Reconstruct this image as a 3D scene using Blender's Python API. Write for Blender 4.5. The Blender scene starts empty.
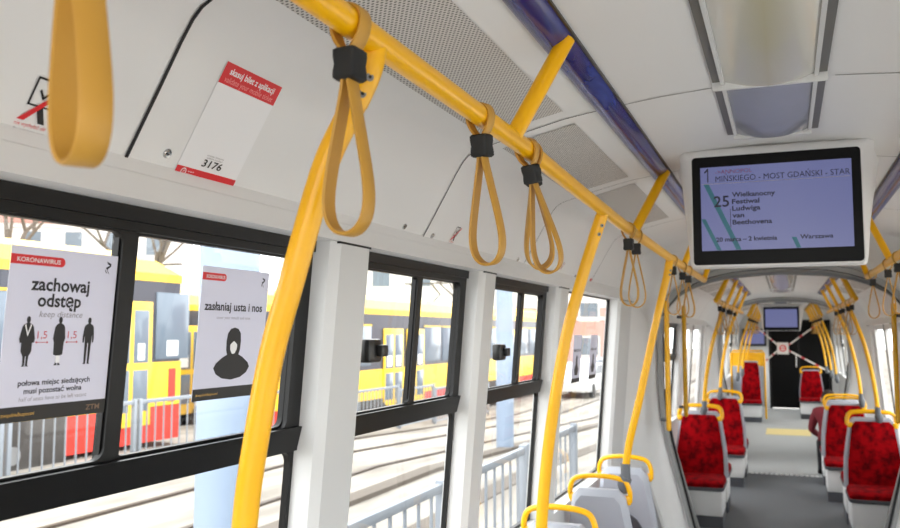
import bpy, bmesh, math, random
from mathutils import Vector, Matrix, Euler
random.seed(7)
S = bpy.context.scene
COL = S.collection
PI = math.pi
# ------------------------------------------------------------------ camera
CZ = 1.72
cd = bpy.data.cameras.new('camera'); cam = bpy.data.objects.new('camera', cd); COL.objects.link(cam)
cd.sensor_width = 36; cd.lens = 34.0; cd.clip_start = 0.02; cd.clip_end = 400
cam.location = (0, 0, CZ); cam.rotation_euler = (math.radians(90 + 4.64), 0, math.radians(21.446))
cd.dof.use_dof = True; cd.dof.focus_distance = 1.9; cd.dof.aperture_fstop = 6.3
S.camera = cam
# ------------------------------------------------------------------ world, sun, exposure
w = bpy.data.worlds.new('overcast'); S.world = w; w.use_nodes = True
nt = w.node_tree; nt.nodes.clear()
out = nt.nodes.new('ShaderNodeOutputWorld'); bg = nt.nodes.new('ShaderNodeBackground')
geo = nt.nodes.new('ShaderNodeTexCoord'); sep = nt.nodes.new('ShaderNodeSeparateXYZ'); rmp = nt.nodes.new('ShaderNodeValToRGB')
# bright hazy overcast, brightest on the side where the sun stands behind the clouds (to the left of the car)
mr = nt.nodes.new('ShaderNodeMapRange'); mr.inputs['From Min'].default_value = -1; mr.inputs['From Max'].default_value = 1
nt.links.new(geo.outputs['Generated'], sep.inputs[0]); nt.links.new(sep.outputs['X'], mr.inputs['Value']); nt.links.new(mr.outputs[0], rmp.inputs['Fac'])
nt.links.new(rmp.outputs[0], bg.inputs['Color']); nt.links.new(bg.outputs[0], out.inputs[0])
rmp.color_ramp.elements[0].position = 0.0; rmp.color_ramp.elements[0].color = (0.86, 0.865, 0.87, 1)
rmp.color_ramp.elements[1].position = 1.0; rmp.color_ramp.elements[1].color = (0.80, 0.80, 0.79, 1)
bg.inputs['Strength'].default_value = 6.2
S.view_settings.view_transform = 'Standard'; S.view_settings.look = 'None'
S.view_settings.exposure = 0.12; S.view_settings.gamma = 1.0; S.view_settings.use_curve_mapping = False
S.cycles.max_bounces = 10; S.cycles.diffuse_bounces = 6; S.cycles.transparent_max_bounces = 16

# ------------------------------------------------------------------ materials
def lin(c):
    return tuple(((v / 255) / 12.92 if v / 255 <= .04045 else ((v / 255 + .055) / 1.055) ** 2.4) for v in c) + (1,)
M = {}
def mat(name, rgb, rough=.5, metal=0, var=0.0, scale=20, coat=0, emit=0, bump=0, bscale=200, spec=.5):
    m = bpy.data.materials.new(name); m.use_nodes = True
    n = m.node_tree.nodes; l = m.node_tree.links; p = n['Principled BSDF']
    c = lin(rgb)
    p.inputs['Base Color'].default_value = c; p.inputs['Roughness'].default_value = rough; p.inputs['Metallic'].default_value = metal
    p.inputs['Coat Weight'].default_value = coat; p.inputs['Specular IOR Level'].default_value = spec
    if var or bump:
        tc = n.new('ShaderNodeTexCoord')
    if var:
        no = n.new('ShaderNodeTexNoise'); no.inputs['Scale'].default_value = scale; no.inputs['Detail'].default_value = 5
        l.new(tc.outputs['Object'], no.inputs['Vector'])
        mx = n.new('ShaderNodeMix'); mx.data_type = 'RGBA'
        mx.inputs['A'].default_value = tuple(max(0, v * (1 - var)) for v in c[:3]) + (1,)
        mx.inputs['B'].default_value = tuple(min(1, v * (1 + var)) for v in c[:3]) + (1,)
        l.new(no.outputs['Fac'], mx.inputs['Factor']); l.new(mx.outputs['Result'], p.inputs['Base Color'])
    if bump:
        nb = n.new('ShaderNodeTexNoise'); nb.inputs['Scale'].default_value = bscale
        l.new(tc.outputs['Object'], nb.inputs['Vector'])
        b = n.new('ShaderNodeBump'); b.inputs['Strength'].default_value = bump; b.inputs['Distance'].default_value = .002
        l.new(nb.outputs['Fac'], b.inputs['Height']); l.new(b.outputs[0], p.inputs['Normal'])
    if emit:
        p.inputs['Emission Color'].default_value = c; p.inputs['Emission Strength'].default_value = emit
    M[name] = m
    return m
mat('panel', (228, 228, 228), .45, var=.02, scale=3)
mat('panel_trim', (212, 213, 213), .4)
mat('seam', (20, 18, 20), .6)
mat('seam_soft', (120, 118, 116), .7)
mat('black', (14, 15, 15), .35)
mat('black_rubber', (22, 24, 26), .6)
mat('frame_black', (9, 9, 10), .4, spec=.3)
mat('yellow', (246, 182, 4), .3, coat=.12, var=.02, scale=6, spec=.4)
mat('mustard', (192, 144, 56), .5, var=.05, scale=30, bump=.1)
mat('chrome', (190, 190, 190), .25, 1)
mat('steel', (150, 152, 155), .4, .6)
mat('grey_shell', (166, 170, 180), .5, bump=.1, bscale=500)
mat('dark_grey', (78, 80, 86), .55)
mat('joint_grey', (98, 102, 108), .45)
mat('white_box', (226, 226, 226), .45)
mat('arch_grey', (150, 152, 152), .5)
mat('lamp_channel', (108, 106, 102), .4)
mat('lamp_grey', (152, 154, 162), .25, coat=.3, var=.06, scale=8)
mat('sticker_white', (236, 236, 238), .4)
mat('sticker_red', (214, 30, 38), .4)
mat('sticker_ink', (22, 20, 22), .5)
mat('ink_grey', (150, 146, 148), .5)
mat('ink_pink', (240, 150, 150), .5)
mat('ink_red', (196, 60, 66), .5)
mat('ink_gold', (214, 170, 80), .5)
mat('ink_brown', (120, 96, 74), .5)
mat('poster_black', (30, 28, 26), .5)
mat('floor_dark', (98, 101, 105), .7, var=.12, scale=120)
mat('floor_light', (172, 174, 174), .7, var=.10, scale=120)
mat('floor_yellow', (226, 206, 140), .6)
mat('black_glass', (7, 7, 8), .35, spec=.12)
mat('tram_yellow', (238, 196, 52), .35, var=.03, scale=1)
mat('tram_red', (206, 56, 44), .4)
mat('tram_dark', (58, 60, 72), .35)
mat('tram_glass', (104, 116, 130), .15)
mat('bogie', (66, 62, 60), .8, var=.3, scale=5)
mat('paper', (235, 235, 235), .6)
mat('rail_galv', (140, 147, 156), .5, .2)
mat('pole_paint', (140, 156, 178), .6, var=.06, scale=4)
mat('bounce_concrete', (206, 202, 196), .9, var=.05, scale=3)
mat('kerb', (96, 88, 80), .9)
mat('track_steel', (70, 58, 50), .5, .3)
mat('facade_pink', (186, 140, 128), .9, var=.05, scale=.6)
mat('facade_pale', (206, 200, 196), .9, var=.05, scale=.6)
mat('facade_trim', (214, 206, 200), .9)
mat('facade_glass', (96, 106, 116), .2)
mat('roof_tile', (140, 92, 80), .9)
mat('bark', (98, 88, 80), .95)
mat('lawn', (120, 136, 82), 1, var=.2, scale=2)
mat('car_white', (212, 214, 216), .3, coat=.4)
mat('car_blue', (70, 92, 130), .3, coat=.4)
mat('tyre', (24, 24, 25), .8)
mat('skin', (206, 160, 136), .6)
mat('hair', (52, 42, 38), .8)
mat('jacket', (120, 34, 46), .8, var=.15, scale=14)
mat('trousers', (36, 36, 42), .85)
mat('screen_teal', (40, 100, 116), .4, emit=.16)
mat('screen_ink', (24, 26, 48), .5)
mat('screen_maroon', (120, 60, 90), .5)
mat('tape_white', (222, 216, 212), .5)
mat('led', (250, 232, 196), .4, emit=.9)
mat('fill_lamp_lit', (255, 246, 234), .4, emit=9)

def m_red():
    m = mat('velour', (176, 14, 22), .85)
    n = m.node_tree.nodes; l = m.node_tree.links; p = n['Principled BSDF']
    tc = n.new('ShaderNodeTexCoord'); v = n.new('ShaderNodeTexNoise'); v.inputs['Scale'].default_value = 15; v.inputs['Detail'].default_value = 6; v.inputs['Roughness'].default_value = .6
    r = n.new('ShaderNodeValToRGB'); r.color_ramp.elements[0].position = .38; r.color_ramp.elements[0].color = lin((84, 2, 8))
    r.color_ramp.elements[1].position = .58; r.color_ramp.elements[1].color = lin((148, 4, 13))
    l.new(tc.outputs['Object'], v.inputs['Vector']); l.new(v.outputs['Fac'], r.inputs['Fac']); l.new(r.outputs[0], p.inputs['Base Color'])
    p.inputs['Specular IOR Level'].default_value = .08; p.inputs['Roughness'].default_value = 1
m_red()
def m_perf():
    # perforated sheet: a staggered grid of round holes in object space (metres)
    m = mat('perforated', (206, 203, 199), .5)
    n = m.node_tree.nodes; l = m.node_tree.links; p = n['Principled BSDF']
    tc = n.new('ShaderNodeTexCoord'); s = n.new('ShaderNodeSeparateXYZ'); l.new(tc.outputs['Object'], s.inputs[0])
    def math_(op, a, b=None, c=None):
        q = n.new('ShaderNodeMath'); q.operation = op
        for i, v in enumerate((a, b, c)):
            if v is None: continue
            if isinstance(v, (int, float)): q.inputs[i].default_value = v
            else: l.new(v, q.inputs[i])
        return q.outputs[0]
    pit = .0095
    row = math_('DIVIDE', s.outputs['Y'], pit * .87)
    ri = math_('FLOOR', row); rf = math_('SUBTRACT', math_('FRACT', row), .5)
    odd = math_('MULTIPLY', math_('MODULO', math_('ABSOLUTE', ri), 2.0), .5)
    cf = math_('SUBTRACT', math_('FRACT', math_('ADD', math_('DIVIDE', s.outputs['X'], pit), odd)), .5)
    d = math_('SQRT', math_('ADD', math_('MULTIPLY', rf, rf), math_('MULTIPLY', cf, cf)))
    hole = math_('LESS_THAN', d, .30)
    mx = n.new('ShaderNodeMix'); mx.data_type = 'RGBA'; l.new(hole, mx.inputs['Factor'])
    mx.inputs['A'].default_value = lin((206, 203, 199)); mx.inputs['B'].default_value = lin((100, 97, 96))
    l.new(mx.outputs['Result'], p.inputs['Base Color'])
m_perf()
def m_blue():
    m = mat('blue_gloss', (34, 36, 120), .22, coat=.15, spec=.35)
    n = m.node_tree.nodes; l = m.node_tree.links; p = n['Principled BSDF']
    tc = n.new('ShaderNodeTexCoord'); mp = n.new('ShaderNodeMapping'); mp.inputs['Scale'].default_value = (9, 1.6, 9); v = n.new('ShaderNodeTexNoise'); v.inputs['Scale'].default_value = 1.6; v.inputs['Detail'].default_value = 4
    v.inputs['Distortion'].default_value = 1.2
    r = n.new('ShaderNodeValToRGB'); r.color_ramp.elements[0].position = .35; r.color_ramp.elements[0].color = lin((50, 28, 96))
    r.color_ramp.elements[1].position = .52; r.color_ramp.elements[1].color = lin((26, 34, 112))
    e = r.color_ramp.elements.new(.7); e.color = lin((48, 66, 150))
    l.new(tc.outputs['Object'], mp.inputs[0]); l.new(mp.outputs[0], v.inputs['Vector']); l.new(v.outputs['Fac'], r.inputs['Fac']); l.new(r.outputs[0], p.inputs['Base Color'])
m_blue()
def m_lampcover():
    m = mat('lamp_cover', (214, 208, 188), .22, coat=.4)
    n = m.node_tree.nodes; l = m.node_tree.links; p = n['Principled BSDF']
    tc = n.new('ShaderNodeTexCoord'); s = n.new('ShaderNodeSeparateXYZ'); l.new(tc.outputs['Object'], s.inputs[0])
    a = n.new('ShaderNodeMath'); a.operation = 'ABSOLUTE'; l.new(s.outputs['X'], a.inputs[0])
    r = n.new('ShaderNodeValToRGB'); r.color_ramp.elements[0].position = .0; r.color_ramp.elements[0].color = lin((192, 186, 158))
    r.color_ramp.elements[1].position = .085; r.color_ramp.elements[1].color = lin((206, 205, 198))
    l.new(a.outputs[0], r.inputs['Fac']); l.new(r.outputs[0], p.inputs['Base Color'])
m_lampcover()
def m_glass():
    m = bpy.data.materials.new('pane_glass'); m.use_nodes = True; n = m.node_tree.nodes; l = m.node_tree.links; n.clear()
    o = n.new('ShaderNodeOutputMaterial'); t = n.new('ShaderNodeBsdfTransparent'); t.inputs[0].default_value = (.84, .86, .86, 1)
    g = n.new('ShaderNodeBsdfGlossy'); g.inputs['Roughness'].default_value = .02
    f = n.new('ShaderNodeLayerWeight'); f.inputs['Blend'].default_value = .5; mx = n.new('ShaderNodeMixShader')
    pw = n.new('ShaderNodeMath'); pw.operation = 'POWER'; pw.inputs[1].default_value = 5; l.new(f.outputs['Facing'], pw.inputs[0])
    fm = n.new('ShaderNodeMath'); fm.operation = 'MULTIPLY_ADD'; fm.inputs[1].default_value = .5; fm.inputs[2].default_value = .03; l.new(pw.outputs[0], fm.inputs[0])
    l.new(fm.outputs[0], mx.inputs[0]); l.new(t.outputs[0], mx.inputs[1]); l.new(g.outputs[0], mx.inputs[2]); l.new(mx.outputs[0], o.inputs[0])
    M['pane_glass'] = m
m_glass()
def m_poster():
    m = bpy.data.materials.new('poster_paper'); m.use_nodes = True; n = m.node_tree.nodes; l = m.node_tree.links; p = n['Principled BSDF']
    p.inputs['Base Color'].default_value = lin((216, 216, 226)); p.inputs['Roughness'].default_value = .4
    o = n['Material Output']; t = n.new('ShaderNodeBsdfTranslucent'); t.inputs[0].default_value = lin((216, 216, 226))
    mx = n.new('ShaderNodeMixShader'); mx.inputs[0].default_value = .35
    l.new(p.outputs[0], mx.inputs[1]); l.new(t.outputs[0], mx.inputs[2]); l.new(mx.outputs[0], o.inputs[0])
    M['poster_paper'] = m
m_poster()
def m_screen():
    m = bpy.data.materials.new('screen_face'); m.use_nodes = True; n = m.node_tree.nodes; p = n['Principled BSDF']
    p.inputs['Base Color'].default_value = lin((20, 20, 28)); p.inputs['Roughness'].default_value = .25
    p.inputs['Emission Color'].default_value = lin((126, 132, 190)); p.inputs['Emission Strength'].default_value = .5
    M['screen_face'] = m
m_screen()
def m_paving():
    m = mat('paving', (176, 170, 162), .95)
    n = m.node_tree.nodes; l = m.node_tree.links; p = n['Principled BSDF']
    tc = n.new('ShaderNodeTexCoord'); v = n.new('ShaderNodeTexNoise'); v.inputs['Scale'].default_value = 1.3; v.inputs['Detail'].default_value = 8
    mp = n.new('ShaderNodeMapping'); mp.inputs['Scale'].default_value = (1.6, .35, 1)
    r = n.new('ShaderNodeValToRGB'); r.color_ramp.elements[0].position = .35; r.color_ramp.elements[0].color = lin((122, 116, 108))
    r.color_ramp.elements[1].position = .65; r.color_ramp.elements[1].color = lin((160, 154, 146))
    l.new(tc.outputs['Object'], mp.inputs[0]); l.new(mp.outputs[0], v.inputs['Vector']); l.new(v.outputs['Fac'], r.inputs['Fac']); l.new(r.outputs[0], p.inputs['Base Color'])
m_paving()

# ------------------------------------------------------------------ mesh helpers
class B:
    """collects faces with material names, then links them as one mesh object"""
    def __init__(s, split=None): s.bm = bmesh.new(); s.mats = []; s.split = split   # split = (parent, name): every text or polygon becomes a part of its own
    def mi(s, m):
        if m not in s.mats: s.mats.append(m)
        return s.mats.index(m)
    def quad(s, pts, m):
        f = s.bm.faces.new([s.bm.verts.new(p) for p in pts]); f.material_index = s.mi(m); return f
    def box(s, x0, x1, y0, y1, z0, z1, m, bev=0, T=None):
        vs = [s.bm.verts.new((x, y, z)) for x in (x0, x1) for y in (y0, y1) for z in (z0, z1)]
        if T: 
            for v in vs: v.co = T @ v.co
        fs = []
        for q in ((0, 1, 3, 2), (4, 6, 7, 5), (0, 4, 5, 1), (2, 3, 7, 6), (0, 2, 6, 4), (1, 5, 7, 3)):
            f = s.bm.faces.new([vs[i] for i in q]); f.material_index = s.mi(m); fs.append(f)
        if bev:
            es = list({e for f in fs for e in f.edges})
            r = bmesh.ops.bevel(s.bm, geom=es, offset=bev, segments=2, affect='EDGES', profile=.5)
            for f in r['faces']: f.material_index = s.mi(m)
        return vs
    def loft(s, rings, m, closed=True, caps=True, loop=False):
        R = [[s.bm.verts.new(p) for p in r] for r in rings]
        n = len(R[0]); k = s.mi(m)
        pairs = list(zip(R[:-1], R[1:])) + ([(R[-1], R[0])] if loop else [])
        for a, b in pairs:
            for i in range(n if closed else n - 1):
                j = (i + 1) % n
                try:
                    f = s.bm.faces.new((a[i], a[j], b[j], b[i])); f.material_index = k
                except ValueError: pass
        if caps and closed and not loop:
            for r in (R[0], R[-1]):
                try: f = s.bm.faces.new(r); f.material_index = k
                except ValueError: pass
        return R
    def tube(s, pts, r, m, n=12, caps=True, smooth=0):
        pts = [Vector(p) for p in pts]
        if smooth: pts = spline(pts, smooth)
        rr = r if isinstance(r, (list, tuple)) else [r] * len(pts)
        t0 = (pts[1] - pts[0]).normalized()
        u = t0.orthogonal().normalized(); rings = []
        for i, p in enumerate(pts):
            t = (pts[min(i + 1, len(pts) - 1)] - pts[max(i - 1, 0)]).normalized()
            u = (u - t * u.dot(t)).normalized(); v = t.cross(u)
            rings.append([p + (u * math.cos(a) + v * math.sin(a)) * rr[i] for a in [2 * PI * k / n for k in range(n)]])
        s.loft(rings, m, True, caps)
    def cyl(s, a, b, r, m, n=16): s.tube([a, b], r, m, n)
    def poly(s, pts, T, m, depth=0):
        if s.split:
            q = B(); q.poly(pts, T, m, depth); q.obj(s.split[1], s.split[0], smooth=0, fix=False); return
        vs = [s.bm.verts.new(T @ Vector((p[0], p[1], 0))) for p in pts]
        f = s.bm.faces.new(vs); f.material_index = s.mi(m)
        if depth:
            r = bmesh.ops.extrude_face_region(s.bm, geom=[f])
            nv = [g for g in r['geom'] if isinstance(g, bmesh.types.BMVert)]
            d = (T.to_3x3() @ Vector((0, 0, 1))).normalized() * depth
            for v in nv: v.co += d
            for g in r['geom']:
                if isinstance(g, bmesh.types.BMFace): g.material_index = s.mi(m)
            for e in f.edges:
                for g in e.link_faces: g.material_index = s.mi(m)
    def sphere(s, c, r, m, seg=12, sc=(1, 1, 1)):
        T = Matrix.Translation(c) @ Matrix.Diagonal((sc[0], sc[1], sc[2], 1))
        q = bmesh.ops.create_uvsphere(s.bm, u_segments=seg, v_segments=max(6, seg // 2), radius=r, matrix=T)
        for v in q['verts']:
            for f in v.link_faces: f.material_index = s.mi(m)
    def text(s, body, T, x, y, size, m, align='LEFT', bold=0, width=None, shear=0):
        if s.split:
            q = B(); q.text(body, T, x, y, size, m, align, bold, width, shear); q.obj(s.split[1], s.split[0], smooth=0); return
        me = text_mesh(body, bold, shear)
        xs = [v.co.x for v in me.vertices]
        if not xs: return
        w0 = max(xs) - min(xs); k = size; kx = size if width is None else width / w0
        x0 = min(xs)
        off = {'LEFT': 0, 'CENTER': -w0 * kx / 2, 'RIGHT': -w0 * kx}[align]
        vs = [s.bm.verts.new(T @ Vector((x + off + (v.co.x - x0) * kx, y + v.co.y * k, 0))) for v in me.vertices]
        for p in me.polygons:
            try:
                f = s.bm.faces.new([vs[i] for i in p.vertices]); f.material_index = s.mi(m)
            except ValueError: pass
    def obj(s, name, parent=None, smooth=35, kind=None, label=None, cat=None, group=None, fix=True):
        if s.split: s.bm.free(); return None
        if fix: bmesh.ops.recalc_face_normals(s.bm, faces=s.bm.faces)
        me = bpy.data.meshes.new(name); s.bm.to_mesh(me); s.bm.free()
        for m in s.mats: me.materials.append(M[m])
        if smooth:
            me.shade_smooth(); me.set_sharp_from_angle(angle=math.radians(smooth))
        o = bpy.data.objects.new(name, me); COL.objects.link(o)
        if parent: o.parent = parent
        tag(o, label, cat, group, kind)
        return o
_tc = {}
def text_mesh(body, bold, shear):
    key = (body, bold, shear)
    if key not in _tc:
        c = bpy.data.curves.new('t', 'FONT'); c.body = body; c.size = 1; c.offset = bold; c.shear = shear; c.resolution_u = 3
        o = bpy.data.objects.new('t', c); COL.objects.link(o)
        dg = bpy.context.evaluated_depsgraph_get(); dg.update()
        me = bpy.data.meshes.new_from_object(o.evaluated_get(dg)); _tc[key] = me
        bpy.data.objects.remove(o); bpy.data.curves.remove(c)
    return _tc[key]
def spline(p, n):
    o = []
    for i in range(len(p) - 1):
        a, b, c, d = p[max(i - 1, 0)], p[i], p[i + 1], p[min(i + 2, len(p) - 1)]
        for k in range(n):
            t = k / n
            o.append(.5 * ((2 * b) + (c - a) * t + (2 * a - 5 * b + 4 * c - d) * t * t + (3 * b - a - 3 * c + d) * t ** 3))
    o.append(p[-1]); return o
def tag(o, label=None, cat=None, group=None, kind=None):
    if label: o['label'] = label
    if cat: o['category'] = cat
    if group: o['group'] = group
    if kind: o['kind'] = kind
    return o
def thing(name, label, cat, loc=(0, 0, 0), rz=0, group=None, kind=None):
    o = bpy.data.objects.new(name, None); o.empty_display_size = .05; COL.objects.link(o)
    o.location = loc; o.rotation_euler = (0, 0, rz)
    return tag(o, label, cat, group, kind)
def copy_tree(o, parent=None):
    c = o.copy(); COL.objects.link(c)
    if parent: c.parent = parent
    for ch in list(o.children): copy_tree(ch, c)
    return c
def place(proto, first, loc, rz=0, label=None, group=None, tilt=(0, 0)):
    o = proto if first else copy_tree(proto)
    o.scale = (1, 1, 1)
    o.location = loc; o.rotation_euler = (tilt[0], tilt[1], rz)
    if label: o['label'] = label
    if group: o['group'] = group
    return o
def resample(pts, n):
    pts = [Vector(p) for p in pts]; d = [0]
    for a, b in zip(pts[:-1], pts[1:]): d.append(d[-1] + (b - a).length)
    o = []
    for i in range(n):
        t = d[-1] * i / (n - 1); k = 0
        while k < len(d) - 2 and d[k + 1] < t: k += 1
        f = (t - d[k]) / max(1e-9, d[k + 1] - d[k]); o.append(pts[k].lerp(pts[k + 1], min(1, f)))
    return o
ORD = ['first', 'second', 'third', 'fourth', 'fifth', 'sixth', 'seventh', 'eighth', 'ninth', 'tenth', 'eleventh', 'twelfth']

# ------------------------------------------------------------------ vehicle cross-section (x to the right, y along the car, z up)
LEAN = .08
def wx(z, d=0.0):            # |x| of the window plane at height z, moved d towards the room
    return 1.06 - LEAN * (z - 1.72) - d
INN = .075                  # pillars and lower wall stand this far proud of the window frames
def prof():                  # half profile of the ceiling, from wall lip to the middle
    return [(wx(1.936, -.035), 1.936), (wx(1.936, INN), 1.936), (.992, 1.984), (1.02, 1.998), (.945, 2.126), (.905, 2.196), (.883, 2.230), (.866, 2.248), (.845, 2.260), (.815, 2.270), (.76, 2.285), (.70, 2.302), (.57, 2.333), (.45, 2.352), (.30, 2.37), (.14, 2.382)]
def zc(x):                   # ceiling height at |x|
    p = prof()[4:] + [(0, 2.384)]
    for (x0, z0), (x1, z1) in zip(p[:-1], p[1:]):
        if x1 <= x <= x0: return z0 + (z1 - z0) * (x0 - x) / (x0 - x1)
    return 2.384
def full_prof():
    p = prof(); return [(-x, z) for x, z in p] + [(0, 2.384)] + [(x, z) for x, z in reversed(p)]
RING = [(0, 2.172), (.30, 2.152), (.44, 2.122), (.57, 2.075), (.67, 2.01), (.745, 1.925), (.78, 1.83), (.795, 1.70), (.797, 1.35), (.785, 1.15), (.75, .95), (.615, .38), (.54, .10), (.50, 0)]
def ring_full():
    return [(-x, z) for x, z in reversed(RING)] + [(x, z) for x, z in RING[1:]]

def side(s, z, d): return s * wx(z, d)

def build_wall(name, s, y0, y1, holes, dz=0):
    """lower wall, pillars and the solid above the windows as one wall; holes = (ya, yb)"""
    b = B()
    def block(ya, yb, za, zb, di, do):
        ring = lambda y: [(side(s, za, di), y, za), (side(s, zb, di), y, zb), (side(s, zb, do), y, zb), (side(s, za, do), y, za)]
        b.loft([ring(ya), ring(yb)], 'panel_trim')
    cut = [h for h in holes if abs(h[0] - 9.5) < 1e-6]
    ys_ = [y0] + [v for h in cut for v in h] + [y1]
    for a, c in zip(ys_[0::2], ys_[1::2]): block(a, c, 0, .86, INN, -.02)
    block(y0, y1, 1.938 + dz, 2.42 + dz, -.004, -.02)
    edges = [y0] + [v for h in holes for v in h] + [y1]
    for a, c in zip(edges[0::2], edges[1::2]):
        if c - a > .01:
            ys = (a + .0, c)
            # pillar with chamfered long edges
            ch = min(.02, (c - a) / 4)
            R = []
            for z in (.86, 1.936 + dz):
                R.append([(side(s, z, -.02), ys[0], z), (side(s, z, INN - ch), ys[0], z), (side(s, z, INN), ys[0] + ch, z), (side(s, z, INN), ys[1] - ch, z), (side(s, z, INN - ch), ys[1], z), (side(s, z, -.02), ys[1], z)])
            b.loft(R, 'panel_trim')
    w_ = b.obj(name, kind='structure')
    for a, c in zip(edges[0::2], edges[1::2]):
        if c - a > .05:
            g = B(); x = side(s, 1.93, INN + .0015); g.box(x, x - s * -.02, a + .012, c - .012, 1.9305 + dz, 1.9355 + dz, 'seam'); g.obj('pillar_gap', w_, smooth=0)
    return w_

def rrect(u0, u1, v0, v1, r, k=5):
    o = []
    for cx, cy, a0 in ((u1 - r, v1 - r, 0), (u0 + r, v1 - r, 90), (u0 + r, v0 + r, 180), (u1 - r, v0 + r, 270)):
        for i in range(k + 1):
            a = math.radians(a0 + 90 * i / k); o.append((cx + r * math.cos(a), cy + r * math.sin(a)))
    return o
def frame_plate(b, s, outer, inner, d0, d1, m):
    """plate between a rectangle and a rounded opening, lying in the leaning wall plane"""
    n = len(inner); u0, u1, v0, v1 = outer
    cx = (inner[0][0] + inner[n // 2][0]) / 2; cy = sum(p[1] for p in inner) / n
    o = []
    for (u, v) in inner:
        k = (n and 0)
        o.append((u0 if u < cx else u1, v0 if v < cy else v1))
    # spread the outer points: clamp radially so edges stay straight
    P = lambda u, v, d: (side(s, v, d), u, v)
    for d in (d0, d1):
        A = [b.bm.verts.new(P(u, v, d)) for u, v in inner]; O = {}
        for i in range(n):
            j = (i + 1) % n
            oi, oj = o[i], o[j]
            pts = [A[i]]
            for q in ([oi] if oi == oj else [oi, oj]):
                if (q, d) not in O: O[(q, d)] = b.bm.verts.new(P(q[0], q[1], d))
                pts.append(O[(q, d)])
            pts.append(A[j])
            f = b.bm.faces.new(pts); f.material_index = b.mi(m)
    # inner and outer rims
    b.loft([[P(u, v, d0) for u, v in inner], [P(u, v, d1) for u, v in inner]], m, True, False)
    cs = [(u0, v0), (u1, v0), (u1, v1), (u0, v1)]
    b.loft([[P(u, v, d0) for u, v in cs], [P(u, v, d1) for u, v in cs]], m, True, False)

def window(name, s, y0, y1, split=None, z0=.86, z1=1.94, latch=None, lower=True):
    """sliding upper sashes over a fixed lower pane"""
    t = thing(name, None, None, (0, 0, 0), kind='structure')
    b = B()
    if lower:
        frame_plate(b, s, (y0, y1, z0, 1.447), rrect(y0 + .014, y1 - .014, z0 + .014, 1.446, .03), -.012, .004, 'frame_black')
        frame_plate(b, s, (y0, y1, 1.447, z1), rrect(y0 + .05, y1 - .055, 1.503, z1 - .046, .02), -.012, .012, 'frame_black')
        R = lambda y: [(side(s, 1.447, .012), y, 1.447), (side(s, 1.503, .022), y, 1.503), (side(s, 1.503, -.01), y, 1.503), (side(s, 1.447, -.01), y, 1.447)]
        b.loft([R(y0 + .002), R(y1 - .002)], 'frame_black')
        R = lambda y: [(side(s, z1 - .03, .02), y, z1 - .03), (side(s, z1, .02), y, z1), (side(s, z1, -.01), y, z1), (side(s, z1 - .03, -.01), y, z1 - .03)]
        b.loft([R(y0 + .002), R(y1 - .002)], 'frame_black')
    else:
        frame_plate(b, s, (y0, y1, z0, z1), rrect(y0 + .012, y1 - .014, z0 + .012, z1 - .012, .03), -.012, .004, 'frame_black')
    b.obj('window_frame', t)
    if lower and split:
        b = B()
        for (a, c) in ((y0 + .045, split + .02), (split - .02, y1 - .05)):
            d = 0 if a < split - .1 else -.006
            frame_plate(b, s, (a, c, 1.5, z1 - .042), rrect(a + (.004 if a < split - .1 else .036), c - (.036 if a < split - .1 else .006), 1.508, z1 - .05, .02), -.008 + d, .006 + d, 'frame_black')
        b.obj('sash', t)
    b = B()
    for (za, zb) in (((z0 + .01, 1.45), (1.5, z1 - .04)) if lower else ((z0 + .005, z1 - .005),)):
        for d in (-.004,):
            b.quad([(side(s, za, d), y0 + .005, za), (side(s, za, d), y1 - .005, za), (side(s, zb, d), y1 - .005, zb), (side(s, zb, d), y0 + .005, zb)], 'pane_glass')
    b.obj('pane', t)
    if latch:
        ly, lz = latch; b = B(); x = side(s, lz, .0)
        b.box(x, x - s * .034, ly - .04, ly + .04, lz - .032, lz + .032, 'black', .008)
        b.box(x - s * .02, x - s * .05, ly + .006, ly + .045, lz - .016, lz + .016, 'black', .004)
        b.cyl((x - s * .035, ly + .012, lz), (x - s * .035, ly + .05, lz), .012, 'black')
        b.obj('window_latch', t)
    return t

def section_shell(y0, y1, seams, perf, dz=0):
    """ceiling with its parts"""
    p = full_prof(); b = B()
    b.loft([[(x, y, z) for x, z in p] for y in (y0, y1)], 'panel', False, False)
    b.loft([[(x * 1.02, y, z + .03) for x, z in p] for y in (y0, y1)], 'panel', False, False)
    c = b.obj('ceiling', kind='structure', fix=False, smooth=28); c.location.z = dz
    pp = [q for q in p if abs(q[0]) < 1.0215 and q[1] > 1.99]
    for ys, wid in seams:
        b = B()
        arc = [Vector((x, 0, z)) for x, z in pp if abs(x) >= .135]
        for sgn in (-1, 1):
            q = [v for v in arc if v.x * sgn > 0]
            for part, m_ in (([v for v in q if abs(v.x) > .44], 'seam'), ([v for v in q if abs(v.x) < .46], 'seam_soft')):
                b = B(); b.loft([[(v.x * .9985, ys - wid / 2, v.z - .0016) for v in part], [(v.x * .9985, ys + wid / 2, v.z - .0016) for v in part]], m_, False, False)
                b.obj('panel_gap', c)
    for ya, yb in perf:
        for sgn in (-1, 1):
            b = B(); xs = [.78, .76, .70, .63, .556]
            b.loft([[(sgn * x, y, zc(x) - .002) for x in xs] for y in (ya, yb)], 'perforated', False, False)
            b.obj('perforated_panel', c)
    return c

def ceiling_lamp(y0, y1, lens=True):
    pass
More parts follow.
